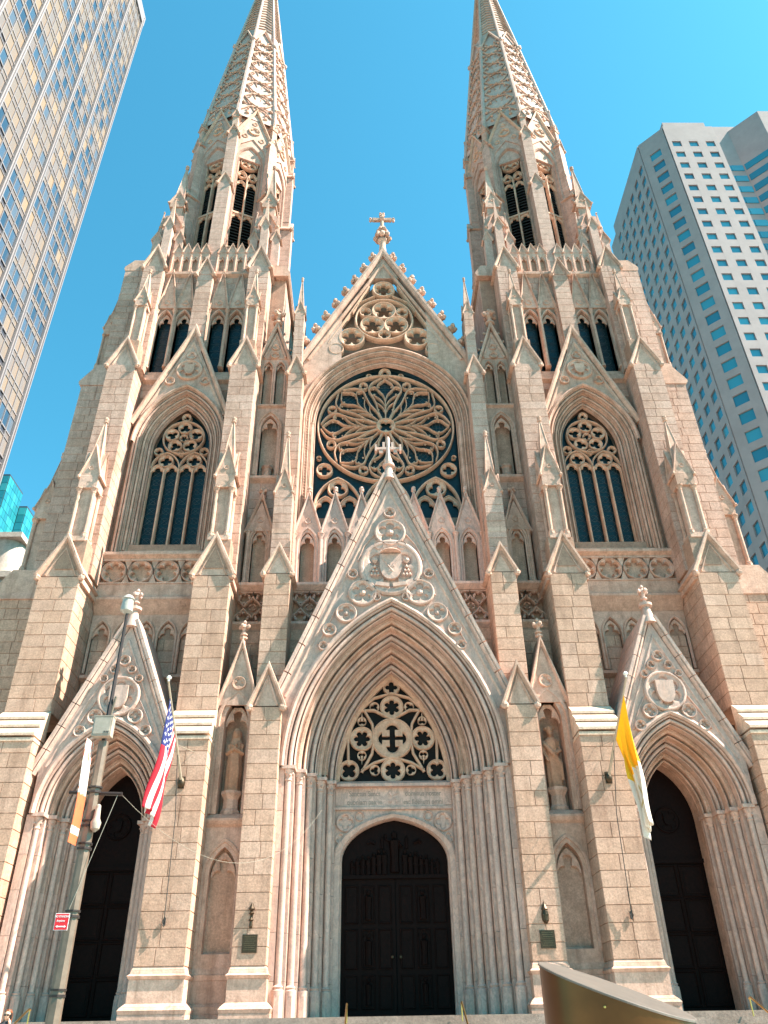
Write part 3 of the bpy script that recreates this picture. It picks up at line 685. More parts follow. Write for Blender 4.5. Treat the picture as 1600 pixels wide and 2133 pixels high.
# ------------------------------------------------------------------ narrow bays between nave and tower buttresses
def narrow_bay():
    N = half(empty('niche_bay', CATH)); wall, tr = MB(), MB(); new, done = kit(N)
    c, x0, x1 = 6.49, 5.66, 7.32
    # plinth continuing between the piers
    for e, z0, z1, e2 in ((.20, 0, 2.14, .20), (.2, 2.145, 2.36, .24), (.16, 2.365, 2.46, .06), (.04, 2.465, 3.14, .04), (.06, 3.145, 3.31, .10), (.05, 3.315, 3.52, .0)):
        tr.prism([(-2.1-e, z0), (-2.1-e2, z1), (-1, z1), (-1, z0)], x0, x1, 'x')
    # blind lancet panel
    half_walls(tr, c, x0, x1, 3.52, 8.2, 6.55, .50, .95, -2.1, -1.7, 3.95)
    arch_sweep(tr, c, 6.55, .50, .95, [(.28, -2.1), (.26, -2.15), (.16, -2.15), (.12, -2.06), (.06, -2.02), (.02, -1.92), (0, -1.80)], 16, 3.95)
    cusp(tr, c, 6.45, .46, .9, -1.9, .1, 20)
    new('recess_back', 'ashlar').box(x0, x1, -1.74, -1.2, 3.52, 8.3); tr.prism([(-2.0, 3.8), (-1.72, 4.05), (-1.72, 3.75)], c-.5, c+.5, 'x')
    tr.prism([(-2.1, 8.2), (-2.22, 8.3), (-2.3, 8.42), (-2.3, 8.5), (-2.05, 8.7), (-1.2, 8.7), (-1.2, 8.2)], x0, x1, 'x')
    # statue niche with gable
    half_walls(tr, c, x0, x1, 8.7, 13.0, 12.3, .48, 1.0, -2.1, -1.75)
    arch_sweep(tr, c, 12.3, .48, 1.0, [(.34, -2.1), (.32, -2.2), (.2, -2.2), (.16, -2.08), (.06, -2.0), (.03, -1.9), (0, -1.7), (0, -1.2)], 16, 8.7)
    cusp(tr, c, 12.2, .46, .95, -1.86, .12, 20)
    tr.prism([(c-.80, 13.0), (c+.80, 13.0), (c, 15.5)], -2.18, -1.5)
    gable_cope(tr, c, .84, 12.75, 15.65, -2.2, -.9, .12, .1); foil(tr, c, 13.95, .24, 3, -2.24, .06); ring(tr, c, 13.95, .27, .06, -2.26, .08, 18)
    tr.lathe(c, -2.1, [(.11, 15.5), (.08, 15.95), (.17, 16.0), (.17, 16.08)], 8); finial(tr, c, -2.1, 15.95, .95)
    new('recess_back', 'ashlar').box(x0, x1, -1.25, -1.0, 8.7, 13.4)
    # wall and pierced parapet
    wall.box(x0, x1, -.7, .6, 12.6, 17.2); ash('F', x0, x1, 12.8, 17.0, -.7)
    tr.prism([(-.7, 17.1), (-.92, 17.3), (-.92, 17.42), (-.75, 17.5), (.2, 17.5), (.2, 17.1)], x0, x1, 'x')
    lattice(tr, x0, x1, 17.5, 19.15, -.6, 2); new('recess_back', 'ashlar').box(x0, x1, -.2, 0, 17.4, 19.3)
    tr.prism([(-.65, 19.15), (-.88, 19.35), (-.88, 19.48), (-.6, 19.6), (.3, 19.6), (.3, 19.15)], x0, x1, 'x')
    # gabled niche
    wall.box(x0, x1, .1, .9, 19.4, 26.0); ash('F', x0, x1, 23.2, 26.0, .1)
    half_walls(tr, c, c-.55, c+.55, 19.6, 23.0, 22.1, .34, .75, -.3, .12)
    arch_sweep(tr, c, 22.1, .34, .75, [(.2, -.3), (.18, -.36), (.1, -.36), (.05, -.28), (0, -.2), (0, .1)], 14, 19.6); cusp(tr, c, 22.05, .33, .72, -.22, .1, 18)
    tr.prism([(c-.62, 22.7), (c+.62, 22.7), (c, 24.5)], -.34, .1); gable_cope(tr, c, .68, 22.55, 24.75, -.36, .1, .1, .08); finial(tr, c, -.25, 24.6, .9)
    foil(tr, c, 23.35, .17, 3, -.38, .05, seg=18)
    for sg in (-1, 1): colonnette(tr, c+sg*.56, -.36, 19.6, 22.65, .09)
    new('recess_back', 'ashlar').box(c-.4, c+.4, .06, .1, 19.6, 23)
    # empty canopied niche with pedestal
    tr.prism([(.1, 25.9), (-.2, 26.1), (-.2, 26.25), (0, 26.4), (.9, 26.4), (.9, 25.9)], x0, x1, 'x')
    half_walls(tr, c, x0, x1, 26.4, 31.1, 29.6, .46, .95, -.02, .5)
    arch_sweep(tr, c, 29.6, .46, .95, [(.26, -.02), (.24, -.10), (.14, -.10), (.1, 0), (.04, .06), (0, .14), (0, .5)], 16, 26.4); cusp(tr, c, 29.5, .44, .9, .1, .1, 20)
    tr.lathe(c, .42, [(.34, 26.4), (.34, 26.55), (.26, 26.65), (.26, 27.0), (.34, 27.1), (.34, 27.2)], 8, pi/8)
    new('recess_back', 'ashlar').box(x0, x1, .62, .9, 26.4, 31)
    # paired lights under a crocketed gable
    tr.prism([(-.02, 31.05), (-.16, 31.15), (-.16, 31.25), (0, 31.4), (.9, 31.4), (.9, 31.05)], x0, x1, 'x')
    for sg in (-1, 1):
        cc = c+sg*.36
        half_walls(tr, cc, cc-.36, cc+.36, 31.4, 34.95, 34.1, .245, .55, .02, .4)
        arch_sweep(tr, cc, 34.1, .245, .55, [(.1, .02), (.08, -.04), (.03, -.04), (0, .06), (0, .4)], 12, 31.4); cusp(tr, cc, 34.05, .24, .52, .08, .1, 16)
    for x in (x0, c+.72): tr.box(x, x+.14, .0, .5, 31.4, 35)
    ring(tr, c, 35.15, .24, .07, -.12, .14, 18); ring(tr, c, 35.8, .2, .06, -.12, .14, 16)
    foil(tr, c, 35.15, .22, 4, -.1, .1); foil(tr, c, 35.8, .18, 4, -.1, .1)
    tr.prism([(c-.86, 34.9), (c+.86, 34.9), (c, 37.2)], -.02, .4); gable_cope(tr, c, .92, 34.35, 37.4, -.2, .6, .14, .1); gable_cope(tr, c, .6, 34.95, 36.75, -.08, .1, .07, .05)
    for k in range(4):
        for sg in (-1, 1): t = .1+.22*k; crocket(tr, c+sg*(.98*(1-t)), -.1, 34.4+3.05*t, sg*.8, .5, .26, k)
    finial(tr, c, -.1, 37.3, 1.7)
    new('recess_back', 'ashlar').box(x0, x1, .42, .6, 31.4, 35)
    part('wall', wall, 'core', N); part('dressings', tr, 'trim', N); done()
def lattice(mb, x0, x1, z0, z1, y0, n):
    """pierced parapet: crossing curved bars with quatrefoil eyes"""
    w_ = (x1-x0)/n; h = z1-z0; zm = (z0+z1)/2
    for k in range(n):
        c = x0+(k+.5)*w_
        for sz in (1, -1):
            for sg in (1, -1):
                mb.sweep([(c+sg*.0, zm+sz*h*.0+sz*.05), (c+sg*w_*.22, zm+sz*h*.18), (c+sg*w_*.40, zm+sz*h*.24), (c+sg*w_*.5, zm+sz*h*.34), (c+sg*w_*.5, zm+sz*h*.5)], barp(.11, y0, .25))
                mb.blob(c+sg*w_*.24, y0+.08, zm+sz*h*.36, .075, k, 6)
            foil(mb, c, zm+sz*h*.30, w_*.34, 4, y0+.05, .16, pi/4, 1.12)
        foil(mb, c+w_*.5, zm, w_*.22, 4, y0+.05, .16, 0, 1.1) if k < n-1 else None
    mb.box(x0, x1, y0+.02, y0+.3, z0, z0+.07); mb.box(x0, x1, y0+.02, y0+.3, z1-.07, z1)
narrow_bay()
# ------------------------------------------------------------------ middle bay: wall, parapet, arcade
G = empty('middle_bay', CATH); tr, wall = MB(), MB(); new, done = kit(G)
wall.box(2.75, 4.7, -.7, 1.2, 10.5, 17.19); wall.box(-4.7, -2.75, -.7, 1.2, 10.5, 17.19); wall.box(-2.8, 2.8, -.69, 1.2, 16.4, 17.2); ash('F', 2.6, 4.62, 14.2, 17.1, -.7)
tr.prism([(-.7, 17.1), (-.92, 17.3), (-.92, 17.42), (-.75, 17.5), (.2, 17.5), (.2, 17.1)], -4.7, 4.7, 'x')
for sg in (1, -1): lattice(tr, *sorted((sg*2.15, sg*4.65)), 17.5, 19.15, -.6, 3)
new('recess_back', 'ashlar').box(-4.7, 4.7, -.25, 0, 17.4, 19.3)
tr.prism([(-.65, 19.15), (-.88, 19.35), (-.88, 19.48), (-.6, 19.6), (.6, 19.6), (.6, 19.15)], -4.7, 4.7, 'x')
wall.box(-4.7, 4.7, .55, 1.2, 19.4, 24.0)
new('recess_back', 'ashlar').box(-4.7, 4.7, .50, .56, 19.6, 23.3)
for k in range(-3, 4):
    c = k*1.365
    half_walls(tr, c, c-.64, c+.64, 19.6, 23.1, 22.05, .36, .78, -.05, .5)
    arch_sweep(tr, c, 22.05, .36, .78, [(.24, -.05), (.22, -.12), (.12, -.12), (.07, -.04), (.02, .02), (0, .12), (0, .5)], 14, 19.6)
    cusp(tr, c, 22.0, .35, .74, .02, .1, 18)
    tr.prism([(c-.64, 22.75), (c+.64, 22.75), (c, 24.85)], -.06, .3)
    gable_cope(tr, c, .68, 22.6, 25.0, -.08, .5, .10, .08); foil(tr, c, 23.45, .17, 4, -.1, .05)
    tr.lathe(c, 0, [(.1, 24.8), (.07, 25.25), (.13, 25.3), (.13, 25.36)], 8); tr.blob(c, 0, 25.48, .14, k, 8)
    for dx in (-.68, .68): colonnette(tr, c+dx, -.14, 19.6, 22.65, .10)
part('wall', wall, 'core', G); part('arcade', tr, 'marble', G); done()
# ------------------------------------------------------------------ rose window under its great arch
W = empty('rose_window', CATH); t = MB(); ZC = 30.42; RR = 3.86; Y0 = .78; DD = .32
def pol(r, a): return (r*math.cos(a), ZC+r*math.sin(a))
def curve(pts, th, m=1):
    """smooth path through polar points (r, dphi in degrees) about the axis th"""
    P = [pol(r, th+m*rad(f)) for r, f in pts]; out = []
    for i in range(len(P)-1):
        p0, p1, p2, p3 = Vector(P[max(i-1, 0)]), Vector(P[i]), Vector(P[i+1]), Vector(P[min(i+2, len(P)-1)])
        for q in range(4):
            s = q/4; out.append(tuple(.5*((2*p1)+(p2-p0)*s+(2*p0-5*p1+4*p2-p3)*s*s+(3*p1-p0-3*p2+p3)*s**3)))
    return out+[P[-1]]
ring(t, 0, ZC, RR, .13, Y0-.06, DD+.06, 64); ring(t, 0, ZC, .50, .14, Y0-.08, DD+.08, 24); foil(t, 0, ZC, .46, 4, Y0-.02, .2, pi/4, 1.0)
for k in range(8):
    th = pi/2+k*pi/4
    t.sweep(curve([(.55, 0), (1.2, 0), (2.0, 0)], th), barp(.08, Y0, DD))
    for m in (1, -1):
        t.sweep(curve([(.55, 20), (1.2, 20.5), (1.8, 17), (2.4, 18), (2.95, 19), (3.4, 13), (3.7, 3)], th, m), barp(.095, Y0-.02, DD))   # outline of the great petal
        t.sweep(curve([(1.0, 0), (1.3, 4), (1.6, 10), (1.85, 16.5)], th, m), barp(.065, Y0, DD))                             # inner teardrop
        t.sweep(curve([(1.95, 0), (2.4, 3), (2.8, 8.5), (3.2, 8), (3.62, 0)], th, m), barp(.07, Y0, DD))                   # head light
        t.sweep(curve([(1.45, 0), (1.85, 5), (2.2, 11), (2.5, 17.5)], th, m), barp(.06, Y0, DD))                           # foot of the side light
        t.sweep(curve([(2.85, 8.5), (3.08, 12), (3.0, 17.5)], th, m), barp(.07, Y0, DD))
        for r_, f in ((3.05, 7), (2.75, 7), (2.55, 14.5), (1.35, 17.5), (1.2, 3.5), (2.95, 13.5), (3.35, 5)):
            p = pol(r_, th+m*rad(f)); t.blob(p[0], Y0+.12, p[1], .06, k, 5)
    c = pol(3.33, th+pi/8); ring(t, c[0], c[1], .25, .07, Y0+.01, DD, 18); foil(t, c[0], c[1], .23, 3, Y0+.06, .2, th+pi/8, 1.1, seg=18)
# lights below the wheel
for c in (-2.66, 0, 2.66):
    t.sweep(arch_path(c, 24.9, 1.30, 1.95, -.06, 20, 23.0), barp(.15, Y0-.04, DD))
    ring(t, c, 26.1, .52, .10, Y0, DD, 22); foil(t, c, 26.1, .49, 3, Y0+.05, .2, pi/2, 1.05)
    for sg in (-1, 1):
        t.sweep(arch_path(c+sg*.64, 24.75, .58, .85, -.02, 14, 22.6), barp(.11, Y0, DD)); cusp(t, c+sg*.64, 24.72, .56, .82, Y0+.06, .16, 20)
for sg in (-1, 1):
    ring(t, sg*3.42, 27.35, .42, .10, Y0, DD, 22); foil(t, sg*3.42, 27.35, .39, 4, Y0+.05, .2, pi/2)
    foil(t, sg*.95, 34.3, .18, 3, Y0+.06, .2, seg=18); foil(t, sg*3.75, 28.2, .14, 3, Y0+.06, .2, seg=18)
ring(t, 0, 34.52, .34, .09, Y0, DD, 20); foil(t, 0, 34.52, .31, 3, Y0+.05, .2, seg=24)
part('tracery', t, 'trace', W)
mb = MB(); mb.prism(arch_path(0, 30.3, 4.0, 4.65, 0, 24, 22.8), 1.06, 1.1); part('stained_glass', mb, 'glass', W)
mb = MB(); r_ = random.Random(3)
for k in range(16): ring(mb, 0, ZC, .7+k*.2, .022, 1.035, .02, 48)
for k in range(48): p, q = pol(.5, k*pi/24), pol(3.7, k*pi/24); mb.sweep([p, q], barp(.02, 1.035, .02))
part('leading', mb, 'lead', W, kind='stuff')
# great arch orders
A_ = empty('great_arch', CATH); aw, az, arise = 4.0, 30.3, 4.62
for k, (o1, do, y1, dy) in enumerate(((.75, .27, .0, .22), (.48, .24, .22, .22), (.24, .24, .44, .30))):
    voussoirs(A_, 0, az, aw, arise, order_prof(o1, do, y1, dy), 9-k, 'trim')
jb = MB()
for sg in (1, -1):
    for k, (o1, do, y1, dy) in enumerate(((.75, .27, .0, .22), (.48, .24, .22, .22), (.24, .24, .44, .30))):
        pr = order_prof(o1, do, y1, dy); z = 23.0
        while z < az-.05:
            z1 = min(az-.012, z+1.05)
            jb.grid([[(sg*(aw+o), y, zz) for o, y in pr] for zz in (z+.008, z1)]); z = z1+.008
    colonnette(jb, sg*4.18, .42, 23, 30.3, .075)
arch_sweep(jb, 0, az, aw, arise, [(.75, 0), (.75, -.1), (.82, -.16), (.92, -.1), (.92, .0)], 30)
for sg in (1, -1):                                      # dog-tooth running round the second order
    for k in range(46):
        x, z = arch_pt(aw, arise, .44, sg*(k+.5)/46); jb.blob(x, .2, az+z, .045, k, 5)
    for k in range(36): jb.blob(sg*(aw+.44), .2, 23.3+k*.19, .045, k, 5)
part('jamb_mouldings', jb, 'trim', A_)
# gable over the rose
Q = empty('nave_gable', CATH); gp, gt, gc = MB(), MB(), MB()
hw, gz, za = 4.78, 34.7, 44.0; sl = (za-gz)/hw
Rr_ = [arch_pt(aw, arise, .78, k/14) for k in range(14, -1, -1)]
for sg in (1, -1):                                      # lower corners of the field
    p = [(sg*a, az+b) for a, b in Rr_ if a > 2.35]; a0 = p[-1]
    poly = p + [(a0[0], gz+(hw-abs(a0[0]))*sl), (sg*hw, gz), (sg*hw, az)]
    gp.prism(poly if sg > 0 else poly[::-1], -.02, .5)
    p = [(sg*a, az+b) for a, b in Rr_ if a <= 2.42]
    gp.sweep(p, barp(.16, -.05, .4)); gp.box(min(sg*hw, sg*4.72)-.05, max(sg*hw, sg*4.72)+.05, .0, .9, 23, 34.7)
gp.prism([(-1.0, 42.0), (1.0, 42.0), (0, za)], -.02, .5)
part('gable_field', gp, 'trim', Q)
y0, d = -.04, .4
ring(gt, 0, 41.0, .66, .13, y0, d, 28); foil(gt, 0, 41.0, .62, 6, y0+.05, .3, pi/2, .95)
big = [(0, 38.4, 1.72)]
ring(gt, 0, 38.25, 1.75, .15, y0-.02, d, 40)
for a in (90, 210, 330):
    x, z = .84*math.cos(rad(a)), 38.2+.84*math.sin(rad(a)); ring(gt, x, z, .72, .11, y0, d, 26); foil(gt, x, z, .68, 5, y0+.05, .3, pi/2, 1.0)
for a in (30, 150, 270): x, z = 1.3*math.cos(rad(a)), 38.25+1.3*math.sin(rad(a)); ring(gt, x, z, .36, .08, y0+.02, d, 18); foil(gt, x, z, .33, 4, y0+.06, .25)
for sg in (1, -1):
    ring(gt, sg*1.98, 36.72, .74, .12, y0, d, 26); foil(gt, sg*1.98, 36.72, .70, 5, y0+.05, .3, pi/2, 1.02)
    ring(gt, sg*2.9, 35.75, .42, .09, y0, d, 20); foil(gt, sg*2.9, 35.75, .39, 4, y0+.05, .3)
    gt.sweep([(sg*3.4, 36.2), (sg*2.2, 38.6), (sg*.9, 41.3)], barp(.14, y0, d)); gt.sweep([(sg*.55, 40.4), (sg*1.5, 39.8), (sg*1.95, 38.9)], barp(.09, y0+.03, d))
part('gable_tracery', gt, 'trace', Q)
mb = MB(); mb.prism([(-2.55, 35.4), (-2.55, 39), (0, 43), (2.55, 39), (2.55, 35.4)], .75, .8); part('gable_backing', mb, 'core', Q)
gable_cope(gc, 0, hw+.15, gz-.3, za+.1, -.12, .9, .30, .16); gable_cope(gc, 0, hw-.3, gz+.05, za-.85, -.06, .3, .12, .08)
part('coping', gc, 'trim', Q)
mb = MB(); N_ = 58
for k in range(N_):
    for sg in (1, -1):
        t_ = k/N_; mb.blob(sg*(hw+.42)*(1-t_), .12, gz-.05+(za+.45-gz)*t_, .19, k, 6)
part('leaf_trail', mb, 'trim', Q)
for sg in (1, -1):
    for k in range(9):
        mb = MB(); t_ = .03+k*.113; x_, z_ = (hw+.40)*(1-t_), gz-.05+(za+.45-gz)*t_
        mb.tube([(sg*(x_-.05), .12, z_), (sg*(x_+.22), .1, z_+.06), (sg*(x_+.34), .08, z_+.2)], [.17, .13, .12], 6)
        for dx, dy, dz, rr in ((.24, .06, .26, .28), (.44, -.06, .16, .16), (.16, -.16, .16, .16), (.42, .2, .32, .16), (.16, .16, .42, .16), (.34, -.12, .46, .15)): mb.blob(sg*(x_+dx), dy, z_+dz, rr, k+int(dx*50), 7)
        part('crocket', mb, 'trim', Q)
f = MB(); z = za+.35
f.lathe(0, .1, [(.30, z-.2), (.26, z+.3), (.20, z+1.0), (.24, z+1.3), (.34, z+1.42), (.34, z+1.55), (.24, z+1.7), (.26, z+2.2), (.2, z+2.6), (.13, z+2.9), (.13, z+4.2)], 10)
for k in range(8): f.blob(.42*math.cos(k*pi/4), .1+.42*math.sin(k*pi/4), z+1.75+.12*(k % 2), .21, k, 7)
for k in range(6): f.blob(.24*math.cos(k*pi/3), .1+.24*math.sin(k*pi/3), z+2.6, .15, k, 6)
f.box(-.62, .62, 0, .2, z+3.62, z+3.86)
for x, zz in ((-.68, z+3.74), (.68, z+3.74), (0, z+4.32)):
    for dx, dz in ((.1, .1), (-.1, .1), (.1, -.1), (-.1, -.1), (0, 0)): f.blob(x+dx, .1, zz+dz, .11, 2, 6)
f.blob(0, .0, z+3.74, .2, 9, 8); part('cross', f, 'trim', Q, True)
# ------------------------------------------------------------------ tower bays
def tower_bay():
    Tb = half(empty('tower_bay', CATH)); wall, tr = MB(), MB(); new, done = kit(Tb); c = XT; x0, x1 = 8.9, 14.05
    # blind arcade over the portal, string, parapet of quatrefoils
    wall.box(x0, x1, .12, 1.1, 8, 22.2); ash('F', x0, x1, 12.4, 15.0, .12)
    tr.prism([(.12, 14.9), (-.2, 15.05), (-.2, 15.2), (.12, 15.3)], x0, x1, 'x')
    for k in range(5):
        cc = x0+(k+.5)*(x1-x0)/5; hwid = (x1-x0)/10
        half_walls(tr, cc, cc-hwid, cc+hwid, 15.3, 18.2, 17.1, .38, .75, -.06, .14); cusp(tr, cc, 17.05, .38, .72, -.02, .1, 18)
        arch_sweep(tr, cc, 17.1, .38, .75, [(.12, -.06), (.10, -.12), (.04, -.12), (0, -.04), (0, .14)], 14, 15.3)
    ash('F', x0, x1, 15.3, 17.0, .11, bw=.6)
    tr.prism([(.0, 18.2), (-.15, 18.4), (-.4, 18.75), (-.48, 18.85), (-.48, 18.97), (-.3, 19.1), (-.3, 19.75), (.3, 19.75), (.3, 18.2)], x0, x1, 'x')
    n = 4; wq = (x1-x0)/n
    for k in range(n):
        cc = x0+(k+.5)*wq; ring(tr, cc, 20.42, .58, .09, -.36, .3, 26); foil(tr, cc, 20.42, .55, 6, -.32, .25, pi/2, 1.06)
        for sz in (-1, 1):
            if k < n-1: tr.prism([(cc+wq*.5-.2, 20.42+sz*.66), (cc+wq*.5+.2, 20.42+sz*.66), (cc+wq*.5, 20.42+sz*.12)][::sz], -.30, -.1)
    tr.box(x0, x1, -.34, .1, 19.75, 19.83); tr.box(x0, x1, -.34, .1, 21.02, 21.12); new('recess_back', 'ashlar').box(x0, x1, -.06, .1, 19.8, 21.1)
    tr.prism([(-.3, 21.12), (-.52, 21.28), (-.52, 21.42), (-.4, 21.5), (-.1, 21.62), (-.1, 21.72), (.2, 21.85), (.2, 21.95), (.5, 22.25), (.9, 22.25), (.9, 21.1)], x0, x1, 'x')
    # window wall
    half_walls(wall, c, x0, x1, 21.8, 33.0, 28.4, 2.35, 3.75, .02, .9)
    def msk(a, b, z0, z1):
        for u in (a, b, (a+b)/2):
            for z in (z0, z1):
                dx = abs(u-c)
                if z < 28.4 and dx < 2.42: return True
                if z >= 28.4:
                    th = math.atan2(z-28.4, max(dx, 1e-4)); 
                    if math.hypot(dx, z-28.4) < arch_r(2.45, 3.9, th): return True
                if z > 29.0 and (36.6-z) > (dx)*2.5 and z > 29.5: return True
        return False
    ash('F', x0, x1, 22.3, 33.0, .02, mask=msk)
    for k, (o1, do, y1, dy) in enumerate(((.84, .28, -.36, .30), (.56, .28, -.08, .26), (.28, .28, .16, .32))):
        arch_sweep(tr, c, 28.4, 1.55, 2.95, order_prof(o1, do, y1, dy), 24, 21.5+.28*k)
    arch_sweep(tr, c, 28.4, 1.55, 2.95, [(.90, .06), (.90, -.34), (.84, -.37)], 24, 21.5)
    arch_sweep(tr, c, 28.4, 1.55, 2.95, [(.84, -.36), (.84, -.48), (.92, -.56), (1.02, -.5), (1.02, -.3)], 24)
    # gable with shield
    gx = [(c+q[0], 28.4+q[1]) for q in [arch_pt(1.55, 2.95, .95, t_/8) for t_ in range(-5, 6)]]
    tr.prism([(c, 36.3), (c+2.5, 30.0)] + gx[::-1] + [(c-2.5, 30.0)], -.40, .4)
    gable_cope(tr, c, 2.62, 29.6, 36.6, -.46, .6, .22, .16); gable_cope(tr, c, 2.2, 30.2, 35.6, -.41, -.3, .12, .07)
    ring(tr, c, 33.6, .70, .14, -.56, .2, 26); foil(tr, c, 33.6, .64, 6, -.51, .12); shield(tr, c, 33.6, .56, .72, -.40, .18)
    for sg in (-1, 1): ring(tr, c+sg*1.0, 32.75, .26, .08, -.54, .16, 16); foil(tr, c+sg*1.0, 32.75, .24, 3, -.5, .1, seg=18)
    foil(tr, c, 34.75, .28, 3, -.5, .12, seg=24)
    part('wall', wall, 'core', Tb); part('dressings', tr, 'trim', Tb); done()
    # traceried window
    Wt = half(empty('tower_window', CATH)); t = MB(); y0, d = .48, .26
    for k in (-3, -1, 1, 3):
        cc = c+k*.385
        t.sweep(arch_path(cc, 27.0, .36, .52, -.0, 12, 22.3), barp(.075, y0, d)); cusp(t, cc, 26.98, .35, .5, y0+.05, .14, 18)
    for k in (-1, 0, 1): colonnette(t, c+k*.77, y0+.02, 22.25, 27.2, .055, n=6)
    for sg in (-1, 1):
        t.sweep(arch_path(c+sg*.77, 27.3, .76, 1.05, 0, 14), barp(.09, y0-.01, d)); ring(t, c+sg*.77, 27.78, .38, .07, y0, d, 22); foil(t, c+sg*.77, 27.78, .36, 4, y0+.05, .16, pi/2, 1.05)
        ring(t, c+sg*1.25, 28.42, .24, .06, y0, d, 16); foil(t, c+sg*1.25, 28.42, .22, 4, y0+.05, .16)
    ring(t, c, 29.4, 1.13, .10, y0-.02, d, 36)
    for k in range(5): a = pi/2+k*2*pi/5; x, z = c+.70*math.cos(a), 29.4+.70*math.sin(a); ring(t, x, z, .37, .065, y0, d, 20); foil(t, x, z, .35, 3, y0+.05, .16, a, 1.08, seg=24)
    foil(t, c, 29.4, .24, 5, y0+.06, .15, -pi/2); ring(t, c, 28.3, .16, .05, y0+.02, d, 14)
    foil(t, c, 30.85, .22, 3, y0+.05, .15, seg=24); ring(t, c, 30.85, .25, .06, y0, d, 16)
    part('tracery', t, 'trace', Wt)
    for k in (-3, -1, 1, 3):
        g = MB(); g.box(c+k*.385-.36, c+k*.385+.36, .80, .82, 22.2, 27.4); part('glass_panel', g, 'glass', Wt)
    g = MB(); g.prism(arch_path(c, 28.4, 1.55, 2.95, 0, 18, 27.4), .80, .82); part('tracery_glass', g, 'glass', Wt)
    ld = MB()
    for k in (-3, -1, 1, 3):
        for i in range(8):
            zz = 22.6+i*.62; cc = c+k*.385
            ring(ld, cc, zz+.2, .2, .02, .785, .015, 14); ld.sweep([(cc-.33, zz-.1), (cc+.33, zz+.5)], barp(.018, .785, .015)); ld.sweep([(cc+.33, zz-.1), (cc-.33, zz+.5)], barp(.018, .785, .015))
    part('leading', ld, 'lead', Wt, kind='stuff')
    # upper storey: two pairs of lancets under steep gables
    U = half(empty('lancet_storey', CATH)); tr, wl2 = MB(), MB(); new, done = kit(U)
    tr.prism([(.0, 32.9), (-.25, 33.05), (-.25, 33.2), (-.05, 33.35), (-.05, 33.6), (.15, 33.75), (.15, 34.0), (.35, 34.2), (.9, 34.2), (.9, 32.9)], x0-.3, x1+.1, 'x')
    for k, cc in enumerate((9.12, 10.24, 12.36, 13.48)):
        cc = cc+.0
        half_walls(wl2, cc, cc-.56, cc+.56, 34.2, 40.0, 38.1, .40, .95, .12, .8)
        arch_sweep(tr, cc, 38.1, .40, .95, [(.14, .12), (.12, .02), (.06, .02), (.03, .12), (0, .18), (0, .6)], 16, 34.2); cusp(tr, cc, 38.05, .39, .9, .26, .1, 18)
        tr.prism([(cc-.52, 39.3), (cc+.52, 39.3), (cc, 42.3)], .02, .3); gable_cope(tr, cc, .56, 39.0, 42.55, .0, .5, .10, .1)
        ring(tr, cc, 39.75, .2, .05, -.03, .1, 16); foil(tr, cc, 39.75, .18, 3, -.02, .08, seg=18)
        for sg in (-1, 1):
            if not (k in (0, 2) and sg > 0): colonnette(tr, cc+sg*.56, -.02, 34.2, 39.05, .095)
        gl = MB(); gl.box(cc-.42, cc+.42, .60, .62, 34.2, 39.2); part('lancet_glass', gl, 'glass', U)
        lm = MB()
        for i in range(7): ring(lm, cc, 34.6+i*.6, .22, .02, .585, .015, 12); lm.box(cc-.4, cc+.4, .58, .6, 34.9+i*.6, 34.925+i*.6)
        part('leading', lm, 'lead', U, kind='stuff')
    for a, b in ((x0-.4, 8.56), (10.8, 11.8), (14.04, 14.3)): wl2.box(a, b, .12, .9, 34.2, 42.2)
    wl2.box(x0-.4, x1+.3, .14, .9, 40.0, 42.2)
    ash('F', x0-.3, x1, 40.0, 42.2, .13, bw=1.0)
    tr.prism([(.12, 42.2), (-.1, 42.35), (-.1, 42.5), (.1, 42.62), (.9, 42.62), (.9, 42.2)], x0-.4, x1+.2, 'x')
    # middle rib
    stage(wl2, 11.3-.46, 11.3+.46, -.38, .5, 33.4, 41.9, .58); gablet(new('gablet', 'trim'), 10.84, 11.76, -.45, .6, 41.9, 43.15, .1, .1)
    # arcaded parapet
    for k in range(8):
        cc = 8.75+(k+(0 if k < 4 else .95))*.60+.05
        half_walls(tr, cc, cc-.3, cc+.3, 42.9, 45.0, 44.2, .17, .35, .35, .6); cusp(tr, cc, 44.18, .165, .33, .38, .1, 12)
        tr.prism([(cc-.3, 44.95), (cc+.3, 44.95), (cc, 45.6)], .33, .6); gable_cope(tr, cc, .31, 44.9, 45.72, .31, .62, .06, .06); colonnette(tr, cc+.3, .34, 42.95, 44.7, .05, n=6)
    new('recess_back', 'ashlar').box(8.4, 14.1, .56, .64, 42.7, 45); tr.box(8.3, 14.2, .2, .7, 42.6, 42.95)
    part('wall', wl2, 'core', U); part('dressings', tr, 'trim', U); done()
tower_bay()
